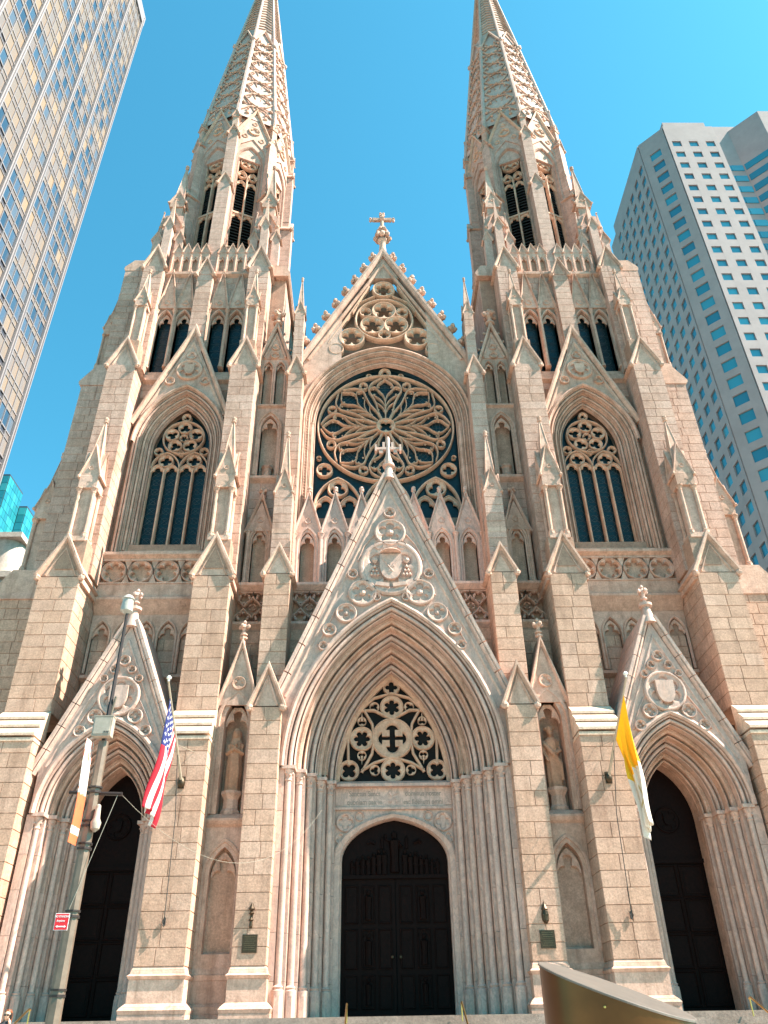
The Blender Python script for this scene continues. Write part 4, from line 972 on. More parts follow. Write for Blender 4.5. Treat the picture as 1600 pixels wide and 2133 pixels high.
# ------------------------------------------------------------------ belfry octagons and spires
def belfry():
    B = half(empty('belfry', CATH, (XT, YT, 0))); ap, fw = 3.58, 1.48
    S = bpy.data.meshes; fm, lm, vm, tm_ = MB(), MB(), MB(), MB(); y = -ap
    # one face, drawn looking to -y and turned round the axis
    half_walls(fm, 0, -fw, fw, 43, 61.2, 57.2, 1.02, 1.95, y, y+.5, 46.9)
    for o1, do, y1 in ((.27, .14, y-.02), (.13, .13, y+.14)): arch_sweep(fm, 0, 57.2, .80, 1.6, order_prof(o1, do, y1, .2), 18, 46.9)
    fm.prism([(-fw, 59.0), (-1.1, 58.3), (-.9, 58.95), (0, 60.0), (.9, 58.95), (1.1, 58.3), (fw, 59.0), (fw, 60.2), (0, 63.3), (-fw, 60.2)], y-.08, y+.25)
    gable_cope(tm_, 0, fw+.02, 59.7, 63.6, y-.14, y+.9, .14, .12); finial(tm_, 0, y-.1, 63.5, .8)
    foil(tm_, 0, 61.0, .40, 4, y-.18, .14); ring(tm_, 0, 61.0, .43, .08, y-.2, .16, 20)
    for sg in (-1, 1): foil(tm_, sg*.66, 60.1, .22, 3, y-.14, .1, seg=18)
    foil(tm_, 0, 62.05, .2, 3, y-.14, .1, seg=18)
    # tracery with transom
    yy = y+.26
    for sg in (-1, 1):
        for zs_, zb in ((50.5, 46.9), (54.4, 51.2)):
            tm_.sweep(arch_path(sg*.40, zs_, .37, .55, 0, 12, zb), barp(.07, yy, .25)); cusp(tm_, sg*.40, zs_-.02, .36, .53, yy+.05, .14, 16)
        tm_.sweep(arch_path(sg*.40, 55.5, .38, .7, 0, 12, 54.4), barp(.07, yy, .25)); foil(tm_, sg*.40, 55.65, .30, 3, yy+.03, .16, seg=24); ring(tm_, sg*.40, 55.65, .32, .06, yy, .2, 16)
        tm_.box(sg*.8-.06, sg*.8+.06, yy, yy+.2, 46.9, 57.2)
    colonnette(tm_, 0, yy, 46.9, 55.2, .07, n=6); tm_.box(-.82, .82, yy-.02, yy+.22, 51.02, 51.2); tm_.box(-.9, .9, yy-.3, yy+.3, 46.75, 46.92)
    ring(tm_, 0, 57.25, .64, .10, yy-.02, .27, 26)
    for k in range(3): a = pi/2+k*2*pi/3; foil(tm_, .31*math.cos(a), 57.25+.31*math.sin(a), .29, 3, yy+.02, .18, a, seg=24)
    n = 26
    for i in range(n):
        z = 46.95+i*.325
        if 50.9 < z < 51.2: continue
        lm.prism([(yy+.28, z), (yy+.30, z-.03), (yy+.62, z+.26), (yy+.60, z+.29)], -.78, .78, 'x')
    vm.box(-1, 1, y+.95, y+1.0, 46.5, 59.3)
    # pilaster with pinnacle on one angle
    pm, pt, pg, pg2 = MB(), MB(), MB(), MB(); r0 = 3.9
    pm.box(-.40, .40, -r0-.55, -r0+.4, 43, 53.0); gablet(pg, -.40, .40, -r0-.55, -r0+.4, 52.9, 53.9, .08, .08)
    pm.box(-.34, .34, -r0-.32, -r0+.4, 53, 59.8); gablet(pg2, -.34, .34, -r0-.32, -r0+.4, 59.6, 60.5, .08, .08)
    pinnacle(pt, 0, -r0-.05, .27, 60.4, 61.8, 62.7, 65.3, col=False)
    # stones of the pilaster drawn as courses
    for (hx, ya, z0, z1) in ((.40, -r0-.55, 43, 52.8), (.34, -r0-.32, 53.9, 59.5)):
        nn = int((z1-z0)/.55)
        for i in range(nn):
            a = z0+i*(z1-z0)/nn; pm.box(-hx-.025, hx+.025, ya-.025, -r0+.3, a+.01, a+(z1-z0)/nn-.01)
    # spire face: slab, crossed relief bars, second gables
    sm, sr = MB(), MB(); s22 = math.sin(pi/8); c22 = math.cos(pi/8)
    def rs(z): return .1065*(100.2-z)
    rows = [[(-rs(z)*s22, -rs(z)*c22, z), (rs(z)*s22, -rs(z)*c22, z)] for z in (62.6, 70, 78, 86, 94, 99.6)]
    sm.grid(rows)
    def sp(u, z, off=.0): r = rs(z); return (u*r*s22, -r*c22-off, z)
    z = 63.6; k = 0
    while z < 77.3:
        h = 2.3-.035*k*2; zt = min(z+h, 77.6)
        for m in (1, -1):
            sr.tube([sp(m*.82, z, .06), sp(m*.45, z+(zt-z)*.35, .10), sp(0, (z+zt)/2, .06), sp(-m*.45, z+(zt-z)*.65, .10), sp(-m*.82, zt, .06)], .065, 5)
            p = sp(m*.5, z+.12*h, .12); sr.blob(*p, .11, k, 6); p = sp(m*.78, (z+zt)/2, .1); sr.blob(*p, .15, k+2, 6); p = sp(m*.40, z+.62*h, .1); sr.blob(*p, .10, k+2, 5); sr.tube([sp(m*.15, z+.1*h, .03), sp(m*.32, z+.5*h, .09), sp(m*.80, z+.55*h, .05)], .045, 4); p = sp(m*.62, z+.85*h, .08); sr.blob(*p, .09, k+4, 5)
        p = sp(0, (z+zt)/2, .1); sr.blob(*p, .14, k, 6); z = zt; k += 1
    for m in (1, -1): sr.tube([sp(m*1.0, 77.3, .12), sp(0, 80.0, .16)], .11, 5)
    z = 80.3
    while z < 92:
        for m in (1, -1): sr.tube([sp(0, z+.35, .05), sp(m*.8, z, .05)], .06, 4)
        z += .62
    for q in (0, -1, 1):                                # small dark openings behind the gables are roundels
        p = sp(q*.5, 64.2-abs(q)*.9, .02); sr.lathe(p[0], p[1], [(.02, p[2]-.2), (.16, p[2]-.1), (.16, p[2]+.1), (.02, p[2]+.2)], 6)
    ar_ = MB(); ar_.tube([(0, -rs(z)-.02, z) for z in (62.4, 70, 77.3)], [.19, .18, .17], 6); ar_.tube([(0, -rs(z)-.02, z) for z in (77.3, 88, 99.8)], [.16, .11, .05], 6); ar_.blob(0, -rs(77.3)-.12, 77.4, .26, 4, 8)
    meshes = [('face_wall', mesh_of(fm, 'face_wall'), 'ashlar2', 0), ('louvres', mesh_of(lm, 'louvres'), 'louvre', 0), ('opening_back', mesh_of(vm, 'opening_back'), 'void', 0), ('tracery', mesh_of(tm_, 'tracery'), 'trace', 0),
              ('pilaster', mesh_of(pm, 'pilaster'), 'ashlar2', 1), ('pilaster_pinnacle', mesh_of(pt, 'pilaster_pinnacle'), 'trim', 1), ('pilaster_gablet', mesh_of(pg, 'pilaster_gablet'), 'trim', 1), ('pilaster_gablet', mesh_of(pg2, 'pilaster_gablet'), 'trim', 1)]
    for k in range(8):
        for nm, me, mt, v in meshes:
            o = part(nm, me, mt, B); o.rotation_euler.z = k*pi/4+(0 if v else pi/8)
    dm = MB(); dm.lathe(0, 0, [(3.72, 57.5), (3.72, 63.2)], 8, pi/8*0+pi/2); part('drum_wall', dm, 'ashlar2', B)
    Sp = half(empty('spire', CATH, (XT, YT, 0)))
    ms = [('spire_face', mesh_of(sm, 'spire_face'), 'marble2', pi/8), ('spire_relief', mesh_of(sr, 'spire_relief'), 'trim', pi/8), ('spire_rib', mesh_of(ar_, 'spire_rib', True), 'marble2', 0)]
    for k in range(8):
        for nm, me, mt, v in ms:
            o = part(nm, me, mt, Sp); o.rotation_euler.z = k*pi/4+v
    # corner turrets on the square stage
    for x, y in ((8.0, 1.5), (14.55, 1.5), (14.55, 8.3), (8.0, 8.3)):
        Tt = half(empty('corner_turret', CATH)); mb, mc = MB(), MB()
        mc.box(x-.62, x+.62, y-.62, y+.62, 43, 49.6)
        for i in range(11): mc.box(x-.645, x+.645, y-.645, y+.645, 43.2+i*.57, 43.2+i*.57+.545)
        pinnacle(mb, x, y, .52, 49.7, 50.8, 52.4, 56.4, col=False)
        gablet(mb, x-.62, x+.62, y-.62, y+.6, 48.4, 49.8, .1, .1)
        for dx, dy, zt in ((-.75, -.55, 51.0), (.75, -.55, 51.0), (0, -.95, 52.0)):
            mc.box(x+dx-.26, x+dx+.26, y+dy-.26, y+dy+.26, 43, zt-4.2); gablet(mb, x+dx-.26, x+dx+.26, y+dy-.26, y+dy+.26, zt-4.25, zt-3.5, .07, .06, False)
            mb.lathe(x+dx, y+dy, [(.26, zt-3.9), (.04, zt-1.1), (.09, zt-1.0), (.02, zt-.85)], 4, pi/4)
        part('turret_shaft', mc, 'ashlar2', Tt); part('turret_spirelet', mb, 'trim', Tt)
M['ashlar2'] = stone('pale_ashlar', [(.67, .455, .365), (.62, .42, .335), (.71, .49, .40)], .3, .4)
M['marble2'] = stone('pale_marble', [(.72, .505, .415), (.67, .47, .385)], .35, .4, .15, ((.44, .36, .33), .5, .8), .7, .25)
belfry()
# outer edges of the tower body seen beside the spires
mb = MB(); mb.box(6.42, 16.0, 9.0, 9.7, 20, 43); half(part('rear_wall', mb, 'core', CATH))
# ------------------------------------------------------------------ the other half, then the single stones
for o in HALF:
    c = copy_tree(o, CATH); c.location.x *= -1; c.scale.x *= -1
def near(b):
    p, a, w_, h = b; d = p-CAMP; nrm = Vector((math.sin(a), -math.cos(a), 0))
    return -w_*h*max(0, -d.normalized().dot(nrm))/d.length_squared
def inframe(b):
    d = b[0]-CAMP; z = d.dot(F_); x, y = d.dot(Rr)/z*1640, d.dot(Ur)/z*1640
    return abs(x) < 790 and abs(y) < 1050
BL.sort(key=lambda b: near(b) if inframe(b) else 0)
unit = block_unit(); unit.materials.append(M['ashlar'])
unit2 = block_unit(); unit2.materials.append(M['ashlar_high'])
for p, a, w_, h in BL[:300]:
    o = bpy.data.objects.new('stone_block', unit2 if p.z > 19.3 else unit); COL.objects.link(o); o.parent = CATH
    o.location = p; o.rotation_euler.z = a; o.scale = (w_, .032, h)
mb0, mbh = MB(), MB(); mb = mb0
for p, a, w_, h in BL[300:]:
    if near((p, a, w_, h)) == 0: continue
    mb = mbh if p.z > 19.3 else mb0
    ca, sa = math.cos(a), math.sin(a)
    def tp(x, y, z): return (p.x+x*ca-y*sa, p.y+x*sa+y*ca, p.z+z)
    ww, hh = w_/2, h/2; e = .012
    mb.add([tp(-ww, 0, -hh), tp(ww, 0, -hh), tp(ww, 0, hh), tp(-ww, 0, hh), tp(-ww+e, -.03, -hh+e), tp(ww-e, -.03, -hh+e), tp(ww-e, -.03, hh-e), tp(-ww+e, -.03, hh-e)],
           [(4, 5, 6, 7), (0, 1, 5, 4), (1, 2, 6, 5), (2, 3, 7, 6), (3, 0, 4, 7)])
part('ashlar_masonry', mb0, 'ashlar', CATH, kind='stuff'); part('upper_masonry', mbh, 'ashlar_high', CATH, kind='stuff')
# ------------------------------------------------------------------ figures
def loft(mb, secs, n=14, fold=0, ph=0):
    """secs: (x, y, z, rx, ry); fold = drapery depth"""
    rows = []
    for i, (x, y, z, rx, ry) in enumerate(secs):
        r = []
        for k in range(n):
            a = 2*pi*k/n; q = 1+fold*math.sin(a*6+ph+i*.35)*(1 if i < len(secs)*.65 else .3)
            r.append((x+rx*q*math.cos(a), y+ry*q*math.sin(a), z))
        rows.append(r)
    mb.grid(rows, cv=True); nb = len(mb.v)
    mb.f.append(tuple(range(nb-n, nb))); mb.f.append(tuple(range(nb-n*len(secs)+n-1, nb-n*len(secs)-1, -1)))
def head(mb, x, y, z, h):
    """z = chin; face looks to -y"""
    loft(mb, [(x, y, z, .22*h, .24*h), (x, y-.02*h, z+.15*h, .30*h, .36*h), (x, y, z+.4*h, .36*h, .44*h), (x, y+.02*h, z+.65*h, .38*h, .48*h), (x, y+.03*h, z+.85*h, .32*h, .40*h), (x, y+.03*h, z+h, .12*h, .16*h)], 14)
    mb.add([(x-.05*h, y-.42*h, z+.36*h), (x+.05*h, y-.42*h, z+.36*h), (x, y-.56*h, z+.38*h), (x, y-.42*h, z+.58*h)], [(0, 1, 2), (1, 3, 2), (3, 0, 2), (0, 3, 1)])
    for sg in (-1, 1): mb.blob(x+sg*.38*h, y+.04*h, z+.45*h, .09*h, 1, 6)
def fused(o, vox):
    m = o.modifiers.new('Remesh', 'REMESH'); m.mode = 'VOXEL'; m.voxel_size = vox; m.use_smooth_shade = True
    return o
def hand(mb, p, d, s=1):
    p, d = Vector(p), Vector(d).normalized(); a = d.cross(Vector((0, 0, 1)) if abs(d.z) < .8 else Vector((1, 0, 0))).normalized(); b = d.cross(a)
    mb.tube([p, p+d*.05*s, p+d*.09*s], [.028*s, .042*s, .036*s], 8)
    for k, L in enumerate((.065, .078, .074, .056)):
        q = p+d*.085*s+a*(k-1.5)*.021*s; mb.tube([q, q+d*L*.55*s+b*.006, q+d*L*s+b*.022*s], [.0095*s, .0088*s, .0065*s], 6)
    q = p+d*.03*s-a*.036*s; mb.tube([q, q+d*.03*s-a*.02*s, q+d*.06*s-a*.022*s+b*.01], [.012*s, .010*s, .008*s], 6)
def robed(name, x, veil, label):
    mb = MB(); y, z = -1.62, 9.62
    loft(mb, [(x, y, z, .30, .22), (x, y, z+.25, .29, .21), (x+.01, y-.01, z+.8, .30, .22), (x, y-.02, z+1.2, .28, .21), (x, y, z+1.5, .26, .19), (x, y, z+1.78, .29, .19), (x, y, z+1.95, .27, .17), (x, y, z+2.05, .14, .12), (x, y, z+2.12, .09, .09)], 30, .085, x)
    mb.tube([(x, y, z+2.02), (x, y-.01, z+2.2)], .085, 8); head(mb, x, y-.03, z+2.15, .36)
    if veil:
        loft(mb, [(x, y+.06, z+1.55, .30, .16), (x, y+.06, z+1.95, .29, .17), (x, y+.05, z+2.15, .20, .15), (x, y+.04, z+2.4, .19, .17), (x, y+.02, z+2.56, .10, .1)], 16, .03)
        for sg in (-1, 1):
            mb.tube([(x+sg*.27, y, z+1.88), (x+sg*.31, y-.08, z+1.5), (x+sg*.10, y-.24, z+1.62), (x-sg*.04, y-.26, z+1.74)], [.10, .10, .075, .05], 8); hand(mb, (x-sg*.03, y-.26, z+1.73), (-sg*.4, 0, .9), 1.3)
    else:
        for k in range(9): mb.blob(x+.17*math.cos(k*.75), y+.03+.12*math.sin(k*.75), z+2.44, .08, k, 6)
        mb.blob(x, y-.14, z+2.15, .09, 3, 7)
        mb.tube([(x+.27, y, z+1.88), (x+.33, y-.05, z+1.5), (x+.12, y-.25, z+1.35)], [.10, .10, .07], 8); hand(mb, (x+.12, y-.25, z+1.35), (-.8, -.1, .2), 1.3)
        mb.tube([(x-.27, y, z+1.88), (x-.36, y-.02, z+1.45), (x-.28, y-.2, z+1.15)], [.10, .10, .07], 8); hand(mb, (x-.28, y-.2, z+1.15), (.2, -.2, -.8), 1.3)
        mb.tube([(x-.3, y-.14, z+1.75), (x, y-.24, z+1.3), (x+.26, y-.16, z+.95), (x+.3, y-.1, z+.3)], [.08, .11, .1, .06], 8)
    o = fused(part(name, mb, 'statue'), .022); return tag(o, label, 'statue', 'statues in the lower niches')
for sg in (1, -1):
    mb = MB(); x = sg*6.49
    mb.lathe(x, -1.62, [(.40, 8.7), (.40, 8.85), (.32, 8.95), (.30, 9.3), (.36, 9.42), (.42, 9.5), (.42, 9.62)], 8, pi/8)
    tag(part('statue_pedestal', mb, 'trim'), 'octagonal stone pedestal under the %s statue' % ('bearded bare-headed' if sg > 0 else 'veiled'), 'pedestal')
robed('statue', -6.49, True, 'weathered stone statue of a veiled robed figure with hands at its breast')
robed('statue', 6.49, False, 'weathered stone statue of a bare-headed figure in a draped robe')
# ------------------------------------------------------------------ person on the steps
M['skin'] = plain('skin', (.62, .36, .26), .5, 0, .4, .08); M['hair'] = plain('auburn_hair', (.19, .055, .02), .45, 0, .5, .5, 30, .5)
M['jacket'] = plain('dark_jacket', (.035, .035, .04), .8); M['denim'] = plain('trousers', (.04, .05, .08), .9); M['blackp'] = plain('black_plastic', (.01, .01, .01), .2)
px, py, pz = -10.98, -8.15, .48
PB = MB()
loft(PB, [(px, py, pz+.92, .16, .11), (px, py, pz+1.1, .14, .10), (px, py, pz+1.3, .17, .11), (px, py, pz+1.42, .18, .10), (px, py, pz+1.48, .07, .07)], 14)
PB.tube([(px, py, pz+1.44), (px+.01, py, pz+1.56)], .052, 8); head(PB, px+.01, py-.01, pz+1.52, .235)
for sg in (-1, 1):
    PB.tube([(px+sg*.09, py, pz+.95), (px+sg*.10, py-.02, pz+.5), (px+sg*.10, py+.03, pz+.08), (px+sg*.10, py-.16, pz+.03)], [.085, .06, .045, .035], 8)
PB.tube([(px-.19, py, pz+1.41), (px-.23, py+.02, pz+1.13), (px-.22, py-.06, pz+.88)], [.052, .042, .03], 8); hand(PB, (px-.22, py-.06, pz+.88), (0, -.2, -1))
PB.tube([(px+.19, py, pz+1.41), (px+.25, py-.05, pz+1.17), (px+.14, py-.1, pz+1.42)], [.052, .042, .03], 8); hand(PB, (px+.14, py-.1, pz+1.42), (-.2, 0, .9))
person = fused(part('person', PB, 'skin'), .014); tag(person, 'person with auburn hair and dark jacket holding a phone to the ear by the steps', 'person')
mb = MB(); loft(mb, [(px, py, pz+.80, .19, .13), (px, py, pz+1.05, .175, .125), (px, py, pz+1.3, .205, .135), (px, py, pz+1.43, .20, .12), (px, py, pz+1.49, .095, .085)], 18, .03)
mb.tube([(px-.19, py, pz+1.42), (px-.235, py+.02, pz+1.13), (px-.22, py-.05, pz+.92)], [.075, .062, .05], 8); mb.tube([(px+.19, py, pz+1.42), (px+.255, py-.05, pz+1.17), (px+.16, py-.09, pz+1.38)], [.075, .062, .05], 8)
fused(part('jacket', mb, 'jacket', person), .02)
mb = MB()
for sg in (-1, 1): mb.tube([(px+sg*.09, py, pz+.97), (px+sg*.10, py-.02, pz+.5), (px+sg*.10, py+.03, pz+.1)], [.105, .078, .066], 10)
fused(part('trousers', mb, 'denim', person), .02)
mb = MB()
for sg in (-1, 1): loft(mb, [(px+sg*.10, py-.06, pz+.0, .05, .13), (px+sg*.10, py-.06, pz+.05, .05, .13), (px+sg*.10, py+.02, pz+.1, .05, .06)], 10); 
part('shoes', mb, 'blackp', person)
mb = MB(); hx, hz = px+.01, pz+1.52
loft(mb, [(hx, py+.06, hz-.1, .10, .06), (hx, py+.05, hz+.03, .115, .085), (hx, py+.035, hz+.13, .112, .10), (hx, py+.015, hz+.2, .10, .115), (hx, py+.01, hz+.25, .06, .07)], 16, .05)
fused(part('hair', mb, 'hair', person), .014)
mb = MB()
for sg in (-1, 1): mb.box(hx+sg*.042-.032, hx+sg*.042+.032, py-.125, py-.105, hz+.095, hz+.135)
mb.box(hx-.02, hx+.02, py-.12, py-.11, hz+.115, hz+.125); part('sunglasses', mb, 'blackp', person)
mb = MB(); mb.box(hx+.105, hx+.12, py-.09, py+.0, hz+.02, hz+.16); tag(part('phone', mb, 'blackp'), 'small phone held to the ear of the auburn-haired person', 'phone')
# ------------------------------------------------------------------ flags, poles, halyards
M['pole'] = plain('flagpole_paint', (.42, .36, .28), .4, .3); M['rope'] = plain('halyard_rope', (.05, .045, .04), .9)
def flagmat(name, fn):
    m, n, l, p = newmat(name); uv = n.new('ShaderNodeUVMap'); s = n.new('ShaderNodeSeparateXYZ'); l.new(uv.outputs[0], s.inputs[0])
    c = fn(n, l, s.outputs[0], s.outputs[1])
    fine = noise_(n, l, uv.outputs[0], 60, 3, .6); c = mixn(n, l, c, ramp(n, l, fine, [(.3, .88), (.7, 1.05)]), 1, 'MULTIPLY')
    l.new(c, p.inputs['Base Color']); p.inputs['Roughness'].default_value = .75
    o = [x for x in n if x.type == 'OUTPUT_MATERIAL'][0]; tb = n.new('ShaderNodeBsdfTranslucent'); l.new(c, tb.inputs[0]); mx = n.new('ShaderNodeMixShader'); mx.inputs[0].default_value = .35
    l.new(p.outputs[0], mx.inputs[1]); l.new(tb.outputs[0], mx.inputs[2]); l.new(mx.outputs[0], o.inputs[0]); return m
def us(n, l, u, v):
    st = mth(n, l, 'MODULO', mth(n, l, 'FLOOR', mth(n, l, 'MULTIPLY', mth(n, l, 'SUBTRACT', 1, v), 13)), 2)
    c = mixn(n, l, (.62, .02, .045), (.86, .82, .78), st)
    a = mth(n, l, 'MULTIPLY', u, 30); b = mth(n, l, 'MULTIPLY', mth(n, l, 'SUBTRACT', 1, v), 18.57)      # 12 columns and 10 rows of half cells in the canton
    ca, cb = mth(n, l, 'SUBTRACT', a, mth(n, l, 'ROUND', a)), mth(n, l, 'SUBTRACT', b, mth(n, l, 'ROUND', b))
    odd = mth(n, l, 'MODULO', mth(n, l, 'ADD', mth(n, l, 'ROUND', a), mth(n, l, 'ROUND', b)), 2)
    r = mth(n, l, 'SQRT', mth(n, l, 'ADD', mth(n, l, 'MULTIPLY', ca, ca), mth(n, l, 'MULTIPLY', cb, cb)))
    an = mth(n, l, 'ARCTAN2', ca, cb); rr = mth(n, l, 'MULTIPLY_ADD', mth(n, l, 'COSINE', mth(n, l, 'MULTIPLY', an, 5)), -.13, .34)
    star = mth(n, l, 'MULTIPLY', mth(n, l, 'LESS_THAN', r, rr), mth(n, l, 'LESS_THAN', odd, .5))
    edge = mth(n, l, 'MULTIPLY', mth(n, l, 'GREATER_THAN', a, .5), mth(n, l, 'GREATER_THAN', b, .5))
    cant = mixn(n, l, (.03, .045, .22), (.88, .86, .84), mth(n, l, 'MULTIPLY', star, edge))
    return mixn(n, l, c, cant, mth(n, l, 'MULTIPLY', mth(n, l, 'LESS_THAN', u, .4), mth(n, l, 'GREATER_THAN', v, 6/13)))
def vat(n, l, u, v): 
    c = mixn(n, l, (.95, .60, .02), (.86, .80, .72), mth(n, l, 'GREATER_THAN', u, .5))
    du, dv = mth(n, l, 'SUBTRACT', u, .75), mth(n, l, 'SUBTRACT', v, .5)
    r = mth(n, l, 'SQRT', mth(n, l, 'ADD', mth(n, l, 'MULTIPLY', du, du), mth(n, l, 'MULTIPLY', dv, dv)))
    keys = mth(n, l, 'MULTIPLY', mth(n, l, 'LESS_THAN', r, .13), mth(n, l, 'LESS_THAN', mth(n, l, 'ABSOLUTE', mth(n, l, 'SUBTRACT', mth(n, l, 'ABSOLUTE', du), mth(n, l, 'ABSOLUTE', dv))), .022))
    return mixn(n, l, c, (.62, .48, .25), keys)
def flagpole(sg, tipx, label):
    base, tip = Vector((sg*8.11, -3.46, 9.55)), Vector((tipx, -6.0, 12.56)); ax = (tip-base)
    P = empty('flagpole', None, base); mb = MB()
    def rel(v): return tuple(Vector(v)-base)
    mb.tube([rel(base+ax*t) for t in (0, .5, 1)], [.055, .05, .035], 10); part('pole', mb, 'pole', P, True)
    mb = MB(); t = rel(tip); mb.lathe(t[0], t[1], [(.03, t[2]), (.05, t[2]+.03), (.03, t[2]+.06), (.09, t[2]+.12), (.09, t[2]+.17), (.03, t[2]+.23)], 10); part('ball', mb, 'white', P, True)
    mb = MB(); mb.lathe(0, 0, [(.05, -.2), (.13, -.12), (.15, 0), (.10, .12), (.06, .18)], 10); mb.box(-.12, .12, .0, .09, -.22, .22); part('socket', mb, 'plaque', P, True)
    mb = MB(); s = base+ax*.38; mb.tube([rel(s), (sg*-.35-.0, .05, 1.15)], .012, 5); mb.tube([rel(s), (sg*.35, .05, 1.35)], .012, 5); part('stay', mb, 'pole', P)
    tag(P, label, 'flagpole', 'flagpoles on the inner tower piers')
    # halyard down to a cleat
    H = empty('halyard', None, (sg*8.09, -3.5, 4.85)); mb = MB(); o = Vector((sg*8.09, -3.5, 4.85)); e = base+ax*.3
    mb.tube([tuple(Vector(e)-o), tuple(Vector((sg*8.1, -3.75, 8.2))-o), (0, -.06, .1)], .016, 5); part('rope', mb, 'rope', H)
    mb = MB(); mb.box(-.04, .04, -.0, .04, -.12, .12)
    mb.tube([(-.02, -.07, -.14), (0, -.05, -.05), (0, -.05, .05), (.02, -.07, .14)], .022, 6); mb.tube([(.0, -.04, .12), (.05, -.07, 0), (.0, -.05, -.17), (-.05, -.07, 0), (0, -.04, .12)], .02, 5); part('cleat', mb, 'rope', H)
    tag(H, 'dark halyard rope and cleat below the pole of the %s flag' % ('yellow and white' if sg > 0 else 'striped'), 'halyard', 'halyards on the piers')
    return base, ax
def flag(name, base, ax, mat, label, t0, t1, L, drift, sway, nu=46, nv=22):
    vs, fs, uvs = [], [], []
    for i in range(nu+1):
        for j in range(nv+1):
            u, v = i/nu, j/nv; p = base+ax*(t1+(t0-t1)*v)
            g = Vector((drift*u+.0, .10*u, -L*u*(1-.10*(1-v))))
            k = min(1, u*2.2); sq = 1-.42*k
            mid = base+ax*((t0+t1)/2)
            q = mid+(p-mid)*sq+g
            a = v*pi*2*2.4+u*2.2
            q += Vector((math.sin(a)*.16*k*sway+.05*math.sin(u*9+v*3)*k, math.cos(a*.9+.6)*.13*k, .0))
            q.z -= .42*k*abs(v-.5)*(1 if v < .5 else .3)
            vs.append(tuple(q)); uvs.append((u, v))
    for i in range(nu):
        for j in range(nv): a = i*(nv+1)+j; fs.append((a, a+1, a+nv+2, a+nv+1))
    mb = MB(); mb.add(vs, fs); me = mesh_of(mb, name, True); uvl = me.uv_layers.new(name='UVMap')
    for lp in me.loops: uvl.data[lp.index].uv = uvs[lp.vertex_index]
    me.materials.append(mat); o = part(name, me, mat); md = o.modifiers.new('Solidify', 'SOLIDIFY'); md.thickness = .006
    return tag(o, label, 'flag')
b_, a_ = flagpole(-1, -8.45, 'slanting flagpole with white ball that carries the striped flag')
flag('flag', b_, a_, flagmat('stars_and_stripes', us), 'red, white and blue flag with stars and stripes hanging limp', .86, .40, 3.55, -.38, .9)
b_, a_ = flagpole(1, 8.66, 'slanting flagpole with white ball that carries the yellow and white flag')
flag('flag', b_, a_, flagmat('yellow_and_white', vat), 'yellow and white flag hanging limp beside a tower portal', .84, .40, 4.2, .36, .9)
# ------------------------------------------------------------------ plaques and bronze mounts on the nave piers
YP = -3.05; M['plaque2'] = plain('raised_letters', (.16, .11, .06), .4, .6)
for sg in (-1, 1):
    P = empty('plaque', None, (sg*5.16, YP-.034, 4.18)); mb = MB(); mb.box(-.26, .26, -.03, .0, -.28, .28)
    if sg > 0: mb.box(-.25, .25, -.036, 0, -.012, .012)
    part('plate', mb, 'plaque', P)
    for k in range(7): mb = MB(); mb.box(-.2+.02*(k % 3), .2-.03*(k % 2), -.036, -.028, .2-k*.065, .215-k*.065); part('text_line', mb, 'plaque2', P)
    tag(P, 'square dark bronze plaque, %s, on a pier beside the main doors' % ('in two panels' if sg > 0 else 'in one panel'), 'plaque', 'plaques on the nave piers')
    mb = MB(); x, y, z = sg*5.16, YP-.06, 4.66
    if sg > 0:
        mb.lathe(x, y, [(.05, z), (.12, z+.1), (.13, z+.3), (.10, z+.42), (.12, z+.46), (.04, z+.62), (.01, z+.72)], 8); mb.box(x-.02, x+.02, y-.14, y, z+.05, z+.4); mb.box(x-.1, x+.1, y-.13, y, z+.26, z+.29)
        tag(part('bronze_mount', mb, 'plaque'), 'mitre-shaped bronze mount above the plaque in two panels', 'ornament')
    else:
        mb.lathe(x, y, [(.03, z), (.06, z+.05), (.05, z+.2), (.09, z+.25), (.03, z+.33)], 8); mb.lathe(x, y, [(.03, z+.4), (.1, z+.46), (.04, z+.52), (.11, z+.6), (.03, z+.78)], 8); mb.box(x-.05, x+.05, y, y+.03, z, z+.75)
        tag(part('bronze_mount', mb, 'plaque'), 'pointed bronze mount in two pieces above the single plaque', 'ornament')
# ------------------------------------------------------------------ brass handrails on the steps
def rail(x, label):
    P = empty('handrail', None, (x, -5.5, 0)); mb = MB()
    mb.tube([(0, .0, 2.28), (0, -.12, 2.31), (0, -3.6, .92), (0, -3.72, .8), (0, -3.7, .5)], .028, 8); part('rail', mb, 'brass', P, True)
    for y, z0, z1 in ((-.05, 1.6, 2.28), (-1.8, .6, 1.6), (-3.4, 0, .98)): mb = MB(); mb.tube([(0, y, z0-.12), (0, y, z1)], .022, 8); part('post', mb, 'brass', P, True)
    tag(P, label, 'handrail', 'brass handrails on the steps')
rail(-1.72, 'brass handrail before the main doors, on the side of the single-panel plaque'); rail(1.80, 'brass handrail before the main doors, on the side of the two-panel plaque')
rail(10.72, 'brass handrail on the steps before the tower door by the yellow and white flag'); rail(-11.35, 'brass handrail on the steps before the tower door by the striped flag')
